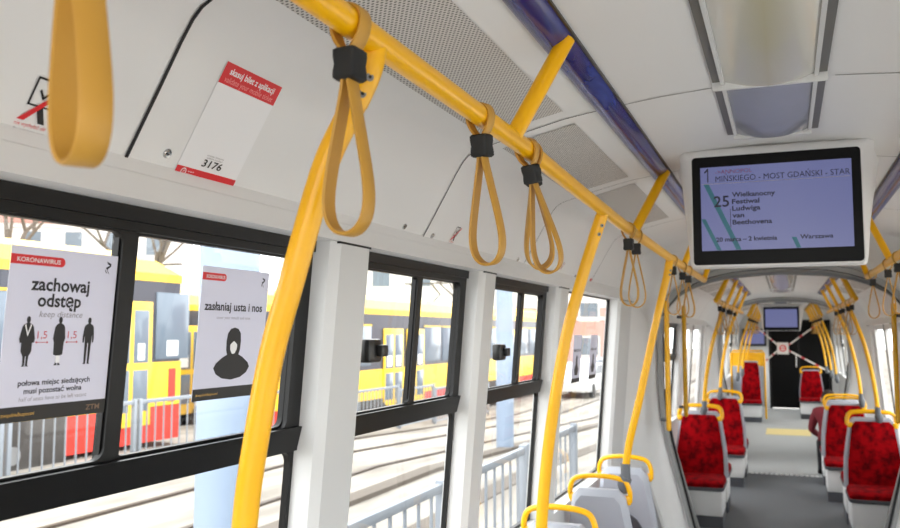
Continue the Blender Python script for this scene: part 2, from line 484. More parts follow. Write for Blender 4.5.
# ------------------------------------------------------------------ the three sections of the tram
SEC1 = (-2.2, 5.95); SEC2 = (7.4, 12.1); SEC3 = (13.6, 21.0)
section_shell(SEC1[0], SEC1[1], [(-.2, .01), (1.10, .008), (2.35, .005), (3.42, .005), (4.75, .005)], [(-.1, 1.06), (1.14, 2.27), (2.42, 3.34), (3.5, 4.6)])
section_shell(SEC2[0], SEC2[1], [(8.5, .006), (9.8, .006), (11.1, .006)], [(7.4, 8.4), (8.6, 9.7), (9.9, 11.0)], -.12)
section_shell(SEC3[0], SEC3[1], [(15, .006), (16.6, .006), (18.2, .006)], [(15.1, 16.5), (16.7, 18.1)], -.12)
W1 = [(-1.75, -.35), (-.12, .45), (.55, 1.745), (1.93, 2.79), (2.94, 3.87), (4.06, 5.45)]
build_wall('wall_left', -1, SEC1[0], SEC1[1], W1)
build_wall('wall_right', 1, SEC1[0], SEC1[1], W1)
wn = 0
for s in (-1, 1):
    for i, (a, c) in enumerate(W1):
        wn += 1
        sp = [None, None, 1.15, 2.40, 3.51, None][i]
        lt = [None, None, None, (2.075, 1.672), (3.20, 1.645), (4.13, 1.83)][i]
        if i in (0, 1): sp = (a + c) / 2
        window('window_%d' % wn, s, a, c, sp, latch=lt, lower=i != 5)
W2 = [(7.6, 9.1)]; W3 = [(13.9, 15.4), (15.6, 17.2), (17.4, 19.2), (19.35, 20.7)]
for s, nm in ((-1, 'left'), (1, 'right')):
    build_wall('wall_%s.002' % nm, s, SEC2[0], SEC2[1], W2 + [(9.5, 11.9)], -.12); build_wall('wall_%s.003' % nm, s, SEC3[0], SEC3[1], W3, -.12)
    for (a, c) in W2 + W3:
        wn += 1; window('window_%d' % wn, s, a, c, (a + c) / 2, z1=1.82, lower=True)
def double_door(n, s, ya, yb):
    t = thing('door_%d' % n, None, None, kind='structure'); m_ = (ya + yb) / 2
    for a, c in ((ya, m_ - .012), (m_ + .012, yb)):
        b = B(); frame_plate(b, s, (a, c, .02, 1.82), rrect(a + .09, c - .09, .42, 1.76, .05), -.015, .02, 'panel_trim'); lf = b.obj('door_leaf', t)
        b = B(); d = .0; b.quad([(side(s, .40, d), a + .08, .40), (side(s, .40, d), c - .08, .40), (side(s, 1.77, d), c - .08, 1.77), (side(s, 1.77, d), a + .08, 1.77)], 'pane_glass'); b.obj('pane', lf)
        b = B(); R = lambda y: [(side(s, .02, .018), y, .02), (side(s, .40, .018), y, .40), (side(s, .40, -.015), y, .40), (side(s, .02, -.015), y, .02)]
        b.loft([R(a + .085), R(c - .085)], 'panel_trim'); b.obj('lower_panel', lf)
    b = B(); x0 = side(s, .02, .012); x1 = side(s, 1.94, .012)
    b.loft([[(side(s, z, d), y, z) for z in (.02, 1.82)] for d, y in ((-.01, m_ - .013), (.026, m_ - .013), (.026, m_ + .013), (-.01, m_ + .013))], 'black_rubber', False, False); b.obj('rubber_seal', t)
double_door(2, -1, 9.5, 11.9); double_door(3, 1, 9.5, 11.9)
# floors
b = B(); b.box(-1.18, 1.18, -2.2, 11.3, -.08, 0, 'floor_dark')
b.box(-1.18, 1.18, 11.3, 21.2, -.08, 0, 'floor_light'); b.box(-.36, .36, 15.6, 16.6, 0, .003, 'floor_yellow')
fl = b.obj('floor', kind='structure', smooth=0)
b = B()
for i in range(22): b.cyl((-.6 + i * .057, 11.25, 0), (-.6 + i * .057, 11.25, .012), .02, 'paper', 8)
b.obj('tactile_strip', fl)
# gangway arches: bulkhead, rubber gasket, tunnel, bulkhead
def arch(ya, yb, yc, yd, da, dd):
    N = 161
    prof_ = lambda dz: resample([(x, 0, z) for x, z in ([(-wx(0, INN), 0)] + [(-wx(1.8, INN), 1.8)] + [(x, z + dz) for x, z in full_prof()[1:-1]] + [(wx(1.8, INN), 1.8), (wx(0, INN), 0)])], N)
    outer = prof_(da)
    inner = resample([(x - .03, 0, z) for x, z in ring_full()], N)
    t = thing('wall_gangway', None, None, kind='structure')
    b = B()
    rings = []
    for f in (0, .25, .5, .75, 1):
        e = math.sin(f * PI / 2)
        rings.append([(o.x + (i.x * 1.035 - o.x) * f, ya - .04 * (f == 0) + (yb - ya) * e, o.z + (i.z * 1.012 - o.z) * f) for o, i in zip(outer, inner)])
    rings.append([(i.x * 1.035, yb + .02, i.z * 1.012) for i in inner])
    b.loft(rings, 'panel', False, False); b.obj('portal_lining', t, fix=False)
    outer = prof_(dd); b = B()
    rings = []
    for f in (0, .25, .5, .75, 1):
        e = math.sin(f * PI / 2)
        rings.append([(o.x + (i.x * 1.14 - o.x) * f, yd - (yd - yc) * e, o.z + (i.z * 1.012 - o.z) * f) for o, i in zip(outer, inner)])
    b.loft(rings, 'panel_trim', False, False); b.obj('portal_lining', t, fix=False)
    b = B(); b.loft([[(i.x * (1.03 if y == yb else 1.16), y, i.z * 1.01) for i in inner] for y in (yb, yc)], 'arch_grey', False, False)
    b.loft([[(i.x * 1.3, y, i.z * 1.1) for i in inner] for y in (yb - .2, yc + .2)], 'panel_trim', False, False)
    b.obj('tunnel_lining', t, fix=False)
    for y in (yb, yc):
        K = 1 if y == yb else 1.12
        inner = [Vector((i.x * K, i.y, i.z)) for i in inner]
        b = B()
        b.loft([[(i.x * 1.04, y - .03, i.z * 1.014) for i in inner], [(i.x, y - .03, i.z) for i in inner], [(i.x, y + .02, i.z) for i in inner], [(i.x * 1.04, y + .02, i.z * 1.014) for i in inner]], 'arch_grey', False, False)
        b.obj('portal_ring', t)
        if y == yc: continue
        b = B()
        g = lambda i: .9955 if i.z > 1.3 else .978
        b.loft([[(i.x * .999, y + .022, i.z * .9995) for i in inner], [(i.x * g(i), y + .022, i.z * (.9985 if i.z > 1.3 else .9965)) for i in inner], [(i.x * g(i), y + .045, i.z * (.9985 if i.z > 1.3 else .9965)) for i in inner], [(i.x * 1.01, y + .045, i.z * 1.004) for i in inner]], 'black_rubber', False, False)
        b.obj('rubber_gasket', t)
arch(5.9, 6.3, 7.05, 7.45, 0, -.12)
arch(12.05, 12.4, 13.2, 13.65, -.12, -.12)
# cab wall
b = B(); b.box(-1.2, -.36, 21.0, 21.1, 0, 2.45, 'panel_trim'); b.box(.95, 1.2, 21.0, 21.1, 0, 2.45, 'panel_trim'); b.box(-.36, .95, 21.0, 21.1, 2.02, 2.45, 'panel_trim')
b.obj('wall_back', kind='structure', smooth=0)
t = thing('door_1', None, None, kind='structure')
b = B(); b.box(-.34, .93, 21.03, 21.07, .02, 2.0, 'black_glass'); b.obj('door_glass', t)
b = B(); b.box(-.36, -.31, 20.99, 21.1, 0, 2.02, 'frame_black'); b.box(.9, .95, 20.99, 21.1, 0, 2.02, 'frame_black'); b.box(.26, .30, 21.0, 21.08, 0, 2.02, 'frame_black'); b.box(-.36, .95, 20.99, 21.1, 1.98, 2.02, 'frame_black'); b.obj('door_frame', t)
b = B(); b.cyl((.22, 20.97, .95), (.22, 20.97, 1.25), .015, 'chrome'); b.obj('door_handle', t)

# ------------------------------------------------------------------ blue strips (ceiling trim)
k = 0
for (ya, yb) in ((-2.1, 5.8), (7.4, 11.9), (13.8, 20.6)):
    for s in (-1, 1):
        k += 1
        t = thing('trim_%d' % k, None, None, (0, 0, -.12 if ya > 7 else 0), kind='structure')
        b = B(); sec = []
        for i in range(13):
            f = i / 12; x = .478 - .074 * f; sec.append((s * x, zc(x) - .002 - .024 * math.sin(PI * f) ** .7))
        b.loft([[(x, y, z) for x, z in sec] for y in (ya, yb)], 'blue_gloss', False, False)
        b.obj('blue_cover', t)
        b = B(); b.box(s * .399, s * .404, ya, yb, zc(.40) - .006, zc(.40) + .002, 'black'); b.obj('edge_profile', t)

# ------------------------------------------------------------------ ceiling lamps
def lamp_bar(y0, y1, ymid, label, group=None, lit='lamp_cover'):
    t = thing('ceiling_lamp', label, 'lamp', (-.02, y0, 2.38 - (.12 if y0 > 7 else 0)), 0, group)
    def strip(xa, xb, ya, yb, drop, m, nm, n=9):
        b = B(); sec = []
        for i in range(n):
            x = xa + (xb - xa) * i / (n - 1); f = 1 - (2 * i / (n - 1) - 1) ** 2
            sec.append((x, -.004 - drop * f))
        b.loft([[(x, y - y0, z) for x, z in sec] for y in (ya, yb)], m, False, False)
        e = [(x, 0) for x, z in sec]
        for y in (ya, yb): b.loft([[(x, y - y0, z) for x, z in sec], [(x, y - y0, .002) for x, z in sec]], m, False, False)
        return b.obj(nm, t)
    strip(-.108, .108, y0, ymid - .006, .022, lit, 'lens')
    strip(-.108, .108, ymid + .006, y1, .022, 'lamp_grey', 'end_cover')
    for s in (-1, 1):
        for ya, yb in ((y0, ymid - .015), (ymid + .015, y1 + .0)):
            b = B(); b.box(s * .118, s * .138, ya - y0, yb - y0, -.006, .003, 'lamp_channel', 0); b.obj('side_channel', t)
        b = B(); b.box(s * .108, s * .118, 0, y1 - y0, -.012, .002, 'panel_trim'); b.obj('edge_bead', t)
    b = B(); b.box(-.14, .14, ymid - y0 - .006, ymid - y0 + .006, -.025, .002, 'panel_trim', .002); b.obj('cross_bar', t)
    b = B(); b.box(-.118, .118, y1 - y0, y1 - y0 + .014, -.022, .002, 'panel_trim', .003); b.obj('cross_bar', t)
    return t
lamp_bar(-.2, 2.92, 2.3, 'long translucent ceiling lamp with grey end cover before the near screen')
lamp_bar(-2.1, -.45, -.6, 'added lit fill lamp behind the long unlit one, out of view', None, 'fill_lamp_lit')  # added glowing lamp behind the camera, brightens the interior where daylight falls short
lamp_bar(7.6, 11.7, 10.9, 'ceiling lamp in the middle section between the two gangway arches')
lamp_bar(15.3, 20.2, 19.4, 'small far ceiling lamp in front of the driver cab')

# ------------------------------------------------------------------ information screens
def disp(loc, label, sc=1, text=True):
    t = thing('information_screen', label, 'screen', loc)
    W, H = .272 * sc, .191 * sc
    def rr(hw, zt, zb, y, bow=0, r=.02):
        pts = []
        for (x, z) in rrect(-hw, hw, zb, zt, r, 4):
            pts.append((x, y, z + (bow * (1 - (x / hw) ** 2) if z > (zt + zb) / 2 else -bow * .4 * (1 - (x / hw) ** 2))))
        return pts
    b = B()
    def house(hwt, hwb, zt, zb, y):
        o = []
        for (x, z) in rrect(-1, 1, zb, zt, .03, 4):
            f = (z - zb) / (zt - zb); hw = hwb + (hwt - hwb) * f; o.append((max(-1, min(1, x)) * hw, y, z + .012 * (1 - x * x) * (1 if f > .5 else -.4)))
        return o
    b.loft([house(W + .004, W + .004, H + .004, -H - .006, .005), house(W + .035, W + .01, H + .03, -H - .008, .03), house(W + .052, W + .016, H + .045, -H - .008, .07), house(W + .06, W + .018, H + .055, -H + .0, .2), house(W + .10, W - .0, H + .055, -H + .10, .38)], 'panel')
    b.obj('housing', t)
    b = B()
    fr = rr(W, H, -H, 0, .012, .012)
    b.loft([fr, [(x, .012, z) for x, y, z in fr]], 'black_glass'); b.obj('bezel', t)
    b = B(); aw, ah = .243 * sc, .148 * sc; oz = .006
    b.quad([(-aw, -.002, -ah + oz), (aw, -.002, -ah + oz), (aw, -.002, ah + oz), (-aw, -.002, ah + oz)], 'screen_face'); b.obj('display', t, fix=False)
    if not text:
        b = B(); b.box(-.12, .12, .06, .3, H, .32, 'panel'); b.box(-.09, .09, .055, .062, H + .05, H + .12, 'lamp_grey'); b.obj('hanger', t, smooth=0)
    if text:
        T = Matrix(((1, 0, 0, -aw), (0, 0, -1, -.0035), (0, 1, 0, -ah + oz), (0, 0, 0, 1)))
        b = B((t, 'teal_line')); w_, h_ = 2 * aw, 2 * ah
        def L(x0, y0, x1, y1, wd): b.poly([(x0 * w_, y0 * h_), ((x0 + wd) * w_, y0 * h_), ((x1 + wd) * w_, y1 * h_), (x1 * w_, y1 * h_)], T, 'screen_teal')
        L(.235, .005, .02, .80, .036); L(.105, .005, .0, .38, .03); L(.635, .005, .605, .13, .03)
        b.obj('teal_lines', t, smooth=0)
        T2 = T @ Matrix.Translation((0, 0, .001))
        b = B((t, 'screen_lettering'))
        tx = lambda s, x, y, sz, wd, m='screen_ink', bd=.0: b.text(s, T2, x * w_, y * h_, sz * h_, m, 'LEFT', bd, wd * w_)
        b.poly([(.048 * w_, .82 * h_), (.056 * w_, .82 * h_), (.056 * w_, .985 * h_), (.049 * w_, .985 * h_), (.028 * w_, .945 * h_), (.031 * w_, .925 * h_), (.048 * w_, .955 * h_)], T2, 'screen_ink')
        tx('->ANNOPOL', .105, .912, .07, .25, 'screen_maroon')
        tx('MIŃSKIEGO - MOST GDAŃSKI - STAR', .105, .82, .095, .885)
        tx('25', .09, .52, .185, .105, bd=.012)
        for i, (s_, wd) in enumerate((('Wielkanocny', .29), ('Festiwal', .185), ('Ludwiga', .19), ('van', .08), ('Beethovena', .265))):
            tx(s_, .215, .63 - i * .082, .078, wd, bd=.026)
        tx('20 marca – 2 kwietnia', .10, .105, .072, .41, bd=.026); tx('Warszawa', .66, .105, .072, .21, bd=.018)
        b.poly([(.20 * w_, .27 * h_), (.204 * w_, .27 * h_), (.204 * w_, .49 * h_), (.20 * w_, .49 * h_)], T2, 'screen_ink')
        b.poly([(.01 * w_, .795 * h_), (.99 * w_, .795 * h_), (.99 * w_, .8 * h_), (.01 * w_, .8 * h_)], T2, 'ink_grey')
        b.obj('screen_lettering', t, smooth=0)
    return t
disp((-.02, 3.1, 2.149), 'large ceiling screen listing tram stops and a festival advert, nearest to the camera')
disp((-.05, 14.6, 1.95), 'small far bluish ceiling screen hanging just beyond the second arch', .98, False)

# ------------------------------------------------------------------ handrails, braces, poles
RX, RR = .52, .0195
DZ = -.12                   # the two rear sections have a lower ceiling
def rz(y):
    if y > 7: return 2.107 + DZ
    k = [(-9, 2.126), (1.78, 2.126), (2.3, 2.112), (3.05, 2.098), (4.2, 2.092), (9, 2.09)]
    for (a, za), (c, zc_) in zip(k[:-1], k[1:]):
        if y <= c: return za + (zc_ - za) * (y - a) / (c - a)
def low(y): return DZ if y > 7 else 0
def rail(s, ya, yb, braces, ends, label):
    t = thing('overhead_handrail', label, 'handrail', (0, 0, 0))
    ys = [ya] + [y for y in (1.78, 2.04, 2.3, 2.7, 3.05, 3.6, 4.2) if ya < y < yb] + [yb]
    b = B(); b.tube([(s * RX, y, rz(y)) for y in ys], RR, 'yellow', 20); b.obj('rail', t)
    for y, top in braces:
        b = B(); b.tube([(s * RX, y, rz(y)), (s * (RX - .105), top, zc(.42) - .008 + low(y))], RR * .93, 'yellow', 16); b.obj('brace', t)
    for y, top in ends:
        b = B(); b.sphere((s * RX, y, rz(y)), RR * 1.02, 'yellow', 16); b.tube([(s * RX, y, rz(y)), (s * (RX - .105), top, zc(.42) - .008 + low(y))], RR * .93, 'yellow', 16); b.obj('end_brace', t)
    return t
PC = [(.52, 2.107), (.548, 2.03), (.60, 1.87), (.65, 1.69), (.697, 1.43), (.725, 1.2), (.735, 1.04)]
PD = [(.52, 2.107), (.535, 2.02), (.605, 1.735), (.68, 1.40), (.73, 1.2), (.752, 1.07), (.755, 1.03)]
def pole(s, y, label, pts=PC, seatz=.985, group=None, yo=0):
    t = thing('grab_pole', label, 'pole', (0, y, 0), 0, group)
    b = B(); f = (rz(y) - 1.03) / (2.107 - 1.03); pts = [(x, 1.03 + (z - 1.03) * f) for x, z in pts]; P = [(s * x, yo, z) for x, z in pts]
    b.tube(P, RR * .95, 'yellow', 16, smooth=5); b.obj('tube', t)
    b = B(); x = s * pts[-1][0]
    b.tube([(x, yo, 1.075), (x, yo, 1.0)], .024, 'joint_grey', 16)
    b.tube([(x, yo, 1.01), (x + s * .004, yo, 1.0), (x + s * .012, yo + .004, .965), (x + s * .012, yo + .004, .93)], [.032, .034, .03, .018], 'joint_grey', 14)
    b.obj('clamp_joint', t)
    # sleeve with two screws just under the rail
    sp = spline([Vector(p) for p in P], 8); acc = 0; sl = []; scr = []
    for p, q in zip(sp[:-1], sp[1:]):
        acc += (q - p).length
        if .02 < acc < .10: sl.append(q)
        if len(scr) < 2 and acc > (.05, .078)[len(scr)]: scr.append(q)
    b = B(); b.tube(sl, RR * 1.01, 'yellow', 16); b.obj('sleeve', t)
    nrm = Vector((-s * .74, -.67, 0)).normalized()
    for p in scr:
        b = B(); b.cyl(p + nrm * RR * .8, p + nrm * (RR * 1.1), .0058, 'steel', 12); b.cyl(p + nrm * RR * 1.1, p + nrm * (RR * 1.13), .0026, 'black', 6); b.obj('screw', t)
    return t
def seatpole(s, y, label, z0=.995, group=None, far=True):
    return pole(s, y, label, group=group)
rail(-1, -1.2, 6.22, [(.2, .2), (1.68, 1.74), (3.22, 3.36), (4.9, 4.95)], [(6.22, 6.0)], 'yellow overhead handrail along the left side above the near windows')
rail(1, -1.2, 6.22, [(.2, .2), (1.68, 1.74), (3.22, 3.36), (4.9, 4.95)], [(6.22, 6.0)], 'yellow overhead handrail on the right side next to the near screen')
rail(-1, 7.3, 11.9, [(7.5, 7.5), (8.6, 8.6), (9.7, 9.7), (10.9, 10.9)], [(7.3, 7.5)], 'yellow overhead handrail on the left between the two gangway arches')
rail(1, 7.3, 11.9, [(7.5, 7.5), (8.6, 8.6), (9.7, 9.7), (10.9, 10.9)], [(7.3, 7.5)], 'yellow overhead handrail on the right between the two gangway arches')
rail(-1, 13.8, 20.3, [(14.6, 14.6), (15.8, 15.8), (17, 17), (18.2, 18.2), (19.4, 19.4)], [(13.8, 14)], 'far yellow handrail on the left beyond the second arch')
rail(1, 13.8, 20.3, [(14.6, 14.6), (15.8, 15.8), (17, 17), (18.2, 18.2), (19.4, 19.4)], [(13.8, 14)], 'far yellow handrail on the right beyond the second arch')
pole(-1, 1.04, 'thick yellow curved pole in front of the mask poster, nearest to the camera', [(.52, 2.107), (.534, 2.06), (.566, 2.0), (.602, 1.93), (.65, 1.78), (.681, 1.68), (.703, 1.569), (.721, 1.445), (.735, 1.2), (.738, 1.03)])
pole(-1, 2.65, 'yellow curved pole crossing in front of the pillar before the single pane window')
pole(-1, 4.3, 'yellow curved pole with grey joint on the middle grey seat handle', PD)
for y in (1.0, 2.65, 4.3): pole(1, y, 'yellow curved pole on the near right row of seats, outside the view', group='poles out of view on the near right')
for i, y in enumerate((8.5, 10.65)): pole(-1, y, ['yellow curved pole rising from the front left red seat in the middle section', 'yellow curved pole rising from the second left red seat in the middle section'][i], seatz=1.0)
for i, y in enumerate((8.36, 10.12)): pole(1, y, ['yellow curved pole rising from the large right red seat', 'yellow curved pole rising from the second right red seat before the passenger'][i])
for s in (-1, 1):
    for y in (14.8, 16.4, 18.3): pole(s, y, 'small far yellow pole beyond the second arch on the %s' % ('left' if s < 0 else 'right'), group='far %s poles' % ('left' if s < 0 else 'right'))
def vbar(s, y, label):
    t = thing('grab_bar', label, 'bar', (s * .768, y, 0))
    b = B(); b.tube([(0, 0, 1.06), (0, 0, 1.93)], .018, 'yellow', 16); b.sphere((0, 0, 1.06), .018, 'yellow'); b.sphere((0, 0, 1.93), .018, 'yellow'); b.obj('bar', t)
    for z in (1.12, 1.85):
        b = B(); b.cyl((0, 0, z), (s * .055, 0, z), .012, 'joint_grey', 10); b.obj('bracket', t)
vbar(-1, 6.1, 'vertical yellow bar on the near left edge of the first gangway arch')
vbar(-1, 7.2, 'vertical yellow bar on the far left edge of the first gangway arch')
vbar(1, 6.1, 'vertical yellow bar on the near right edge of the first gangway arch')
vbar(1, 7.2, 'vertical orange-yellow bar on the far right edge of the first gangway arch')

# ------------------------------------------------------------------ hanging straps
def make_strap():
    t = thing('hanging_strap', '', 'strap')
    half = [(0, .0235), (.0165, .0165), (.0235, 0), (.0185, -.021), (.0065, -.040), (.0035, -.060), (.0055, -.086), (.0165, -.142), (.0278, -.20), (.0312, -.234), (.0272, -.259), (.0155, -.2745), (0, -.2795)]
    P = [Vector((x, 0, z)) for x, z in half] + [Vector((-x, 0, z)) for x, z in reversed(half[1:-1])]
    P.append(P[0]); P = spline(P, 4)[:-1]
    b = B(); n = len(P); rings = []
    w = .0135; th = .0024
    for i, p in enumerate(P):
        tg = (P[(i + 1) % n] - P[i - 1]).normalized(); nn = Vector((-tg.z, 0, tg.x))
        rings.append([p + nn * th + Vector((0, w * .85, 0)), p + nn * th * .4 + Vector((0, w, 0)), p - nn * th + Vector((0, w * .9, 0)), p - nn * th + Vector((0, -w * .9, 0)), p + nn * th * .4 + Vector((0, -w, 0)), p + nn * th + Vector((0, -w * .85, 0))])
    b.loft(rings, 'mustard', True, False, True); b.obj('band', t, smooth=50)
    b = B(); rings = []
    for z, k in ((-.0355, .8), (-.0385, 1), (-.047, 1.0), (-.057, .93), (-.067, 1.0), (-.075, 1.0), (-.078, .8)):
        rings.append([(x * k, y * k, z) for x, y in rrect(-.0175, .0175, -.0185, .0185, .006, 3)])
    b.loft(rings, 'black_rubber'); b.obj('clamp', t)
    return t
strap = make_strap(); fs = True     # the first copy is the nearest strap
NEAR = [(.503, -24, 2, 'mustard hanging strap closest to the camera, cut off by the top edge'), (.965, -5, 0, 'mustard strap with black clamp on the thick nearest pole'),
        (1.478, -8, 7, 'mustard strap hanging before the pictogram with red strike, just before the first ceiling brace'), (1.788, -6, 13, 'front one of two overlapping mustard straps just past the first ceiling brace'), (1.817, 30, 23, 'rear one of two overlapping mustard straps just past the first ceiling brace'),
        (3.10, 0, 1, 'nearer strap of the pair hanging between two yellow poles'), (3.27, 6, 3, 'farther strap of the pair hanging between two yellow poles'),
        (4.42, 0, 0, 'first strap past the yellow pole with grey joint, left side'), (4.85, 10, 4, 'second strap past the yellow pole with grey joint, left side'), (5.15, -8, 2, 'third strap past the yellow pole with grey joint, left side')]
for y, r, tl, lb in NEAR:
    o = place(strap, fs, (-RX, y, rz(y)), math.radians(r), lb, 'straps on the near left handrail', (math.radians(tl), math.radians(-.5 * tl if tl > 10 else 0)))
    if fs: o.scale = (1, 1, .975)
    fs = False
for i, (y, r) in enumerate(((4.62, 5), (5.05, -10), (5.9, 4))):
    place(strap, False, (RX, y, rz(y)), math.radians(r), ['right edge strap on the near right handrail', 'middle strap of the three on the near right handrail', 'lowest looking strap at the end of the near right handrail'][i], 'straps on the near right handrail')
for s, nm in ((-1, 'left'), (1, 'right')):
    for i, y in enumerate((7.75, 8.2, 8.9, 9.35, 10.1)):
        place(strap, False, (s * RX, y, rz(y)), random.uniform(-.3, .3), '%s strap from the near end of the %s rail in the middle section' % (ORD[i], nm), 'straps on the middle %s handrail' % nm)
    for i, y in enumerate((14.2, 14.9, 15.3, 16.2, 16.6, 17.5, 18.6)):
        place(strap, False, (s * RX, y, rz(y)), random.uniform(-.3, .3), 'tiny far strap on the %s rail beyond the second arch' % nm, 'far straps on the %s handrail' % nm)

# ------------------------------------------------------------------ seats (front faces -y, origin on the floor under the middle of the back)
def make_seat(hw, red=True, box=True, zs=.40, ztop=.95, lbl=''):
    t = thing('passenger_seat', lbl, 'seat')
    ht = hw * .82
    def outline(f0=1.0, grow=0.0):
        pts = []
        n = 7
        L = [(-hw - grow, zs - .03), (-hw - grow, zs + .12), (-hw * .97 - grow, zs + .25), (-ht - grow, ztop - .10), (-ht + .012 - grow, ztop - .035), (-ht + .045 - grow * .5, ztop + grow * .6)]
        return L + [(-x, z) for x, z in reversed(L)]
    by = lambda z: .02 + .09 * (z - zs) / (ztop - zs)       # lean of the back
    o = outline(); oi = [(x * .93, z - (.02 if z > zs + .3 else -.0)) for x, z in o]
    b = B()
    b.loft([[(x, by(z) - .012, z) for x, z in o], [(x * 1.015, by(z) + .004, z + .004) for x, z in o], [(x * 1.0, by(z) + .03, z + .002) for x, z in o], [(x * .86, by(z) + .052, z - .03 if z > zs + .3 else z + .02) for x, z in o]], 'grey_shell'); b.obj('back_shell', t, smooth=40)
    b = B()
    lo = [(x, z) for x, z in [(-hw * .8, zs - .02), (-hw * .78, zs + .12), (-hw * .4, zs + .24), (0, zs + .29), (hw * .4, zs + .24), (hw * .78, zs + .12), (hw * .8, zs - .02)]]
    b.loft([[(x, by(z) + .05, z) for x, z in lo], [(x * .97, by(z) + .062, z) for x, z in lo]], 'dark_grey'); b.obj('rear_panel', t, smooth=40)
    b = B()
    b.loft([[(x, by(z) - .010, z) for x, z in oi], [(x, by(z) - .03, z) for x, z in oi], [(x * .9, by(z) - .045, z - .01 if z > zs + .3 else z) for x, z in oi]], 'velour'); b.obj('back_cushion', t, smooth=40)
    cw = hw * 1.02
    def cring(z, g, y0, y1): return [(x, y, z) for x, y in rrect(-cw * g, cw * g, y0, y1, .05, 4)]
    b = B(); b.loft([cring(zs - .035, .99, -.44, .03), cring(zs - .02, 1.03, -.46, .04), cring(zs + .0, 1.03, -.46, .04)], 'dark_grey'); b.obj('seat_pan', t, smooth=40)
    b = B(); b.loft([cring(zs, 1.0, -.455, .0), cring(zs + .03, 1.01, -.46, .0), cring(zs + .05, .95, -.44, .0), cring(zs + .055, .8, -.38, .0)], 'velour'); b.obj('seat_cushion', t, smooth=40)
    b = B(); hz = ztop + .055
    P = [(-ht - .006, .09, ztop - .06), (-ht - .008, .096, ztop - .01), (-ht + .012, .10, hz - .018), (-ht + .06, .10, hz), (0, .10, hz + .006), (ht - .06, .10, hz), (ht - .012, .10, hz - .018), (ht + .008, .096, ztop - .01), (ht + .006, .09, ztop - .06)]
    b.tube(P, .0125, 'yellow', 12, smooth=4)
    for s in (-1, 1): b.box(s * (ht - .03), s * (ht + .012), .07, .105, ztop - .075, ztop - .03, 'yellow', .008)
    b.obj('grab_handle', t, smooth=40)
    b = B()
    if box:
        b.box(-hw * .96, hw * .96, -.40, .06, .10, zs - .035, 'white_box', .012); b.box(-hw * .96, hw * .96, -.39, .05, 0, .10, 'dark_grey')
        b.obj('plinth', t)
    else:
        b.box(-.03, hw * .3, -.3, .02, .03, zs - .035, 'joint_grey', .01); b.box(-.14, .14, -.34, .04, 0, .03, 'joint_grey', .008); b.obj('pedestal', t)
    return t
near = make_seat(.172, box=False, zs=.42, ztop=.95)
SN = [(2.78, 'grey backed seat under the second yellow pole, just below the picture edge'), (3.56, 'grey backed seat with yellow handle, nearest of the three in view'), (4.38, 'grey backed seat whose yellow handle carries the grey pole joint'), (5.1, 'grey backed seat farthest along the near left windows')]
for i, (y, lb) in enumerate(SN): place(near, i == 0, (-.882, y, 0), PI, lb, 'grey backed seats along the left windows')
redp = make_seat(.23, box=True, zs=.36, ztop=.965)
RS = [(-.78, 8.40, 0, 'red velour seat facing us with white plinth, front left beyond the first arch'), (-.78, 8.76, PI, 'red seat back to back behind the front left red seat'),
      (-.70, 10.6, 0, 'second red seat facing us on the left of the aisle'), (-.70, 10.96, PI, 'red seat back to back behind the second left red seat'),
      (.69, 8.28, 0, 'large dark red velour seat facing us at the right edge'), (.69, 8.64, PI, 'red seat back to back behind the large right red seat'),
      (.58, 10.05, 0, 'second red seat facing us on the right, in front of the passenger'), (.58, 10.72, PI, 'red seat on which the maroon jacketed passenger sits'),
      (.47, 19.0, 0, 'small far red seat on white plinth to the right of the cab door')]
for i, (x, y, r, lb) in enumerate(RS): place(redp, i == 0, (x, y, 0), r, lb, 'red velour seats')
tall = make_seat(.20, box=True, zs=.36, ztop=1.16)
place(tall, True, (-.66, 18.0, 0), 0, 'tall far red seat under a yellow frame, left of the cab door', 'red velour seats')
t = thing('partition_frame', 'yellow tubular partition frame behind the tall far red seat', 'frame', (-.70, 18.4, 0))
b = B(); b.tube([(-.34, 0, 0), (-.34, 0, 1.3), (-.30, 0, 1.36), (.26, 0, 1.36), (.30, 0, 1.3), (.30, 0, 0)], .02, 'yellow', 10); b.obj('tube', t)
b = B(); b.box(-.32, .28, -.006, .006, 1.05, 1.33, 'yellow'); b.obj('yellow_panel', t)
b = B(); b.box(-.32, .28, -.005, .005, .25, 1.04, 'grey_shell'); b.obj('grey_panel', t)

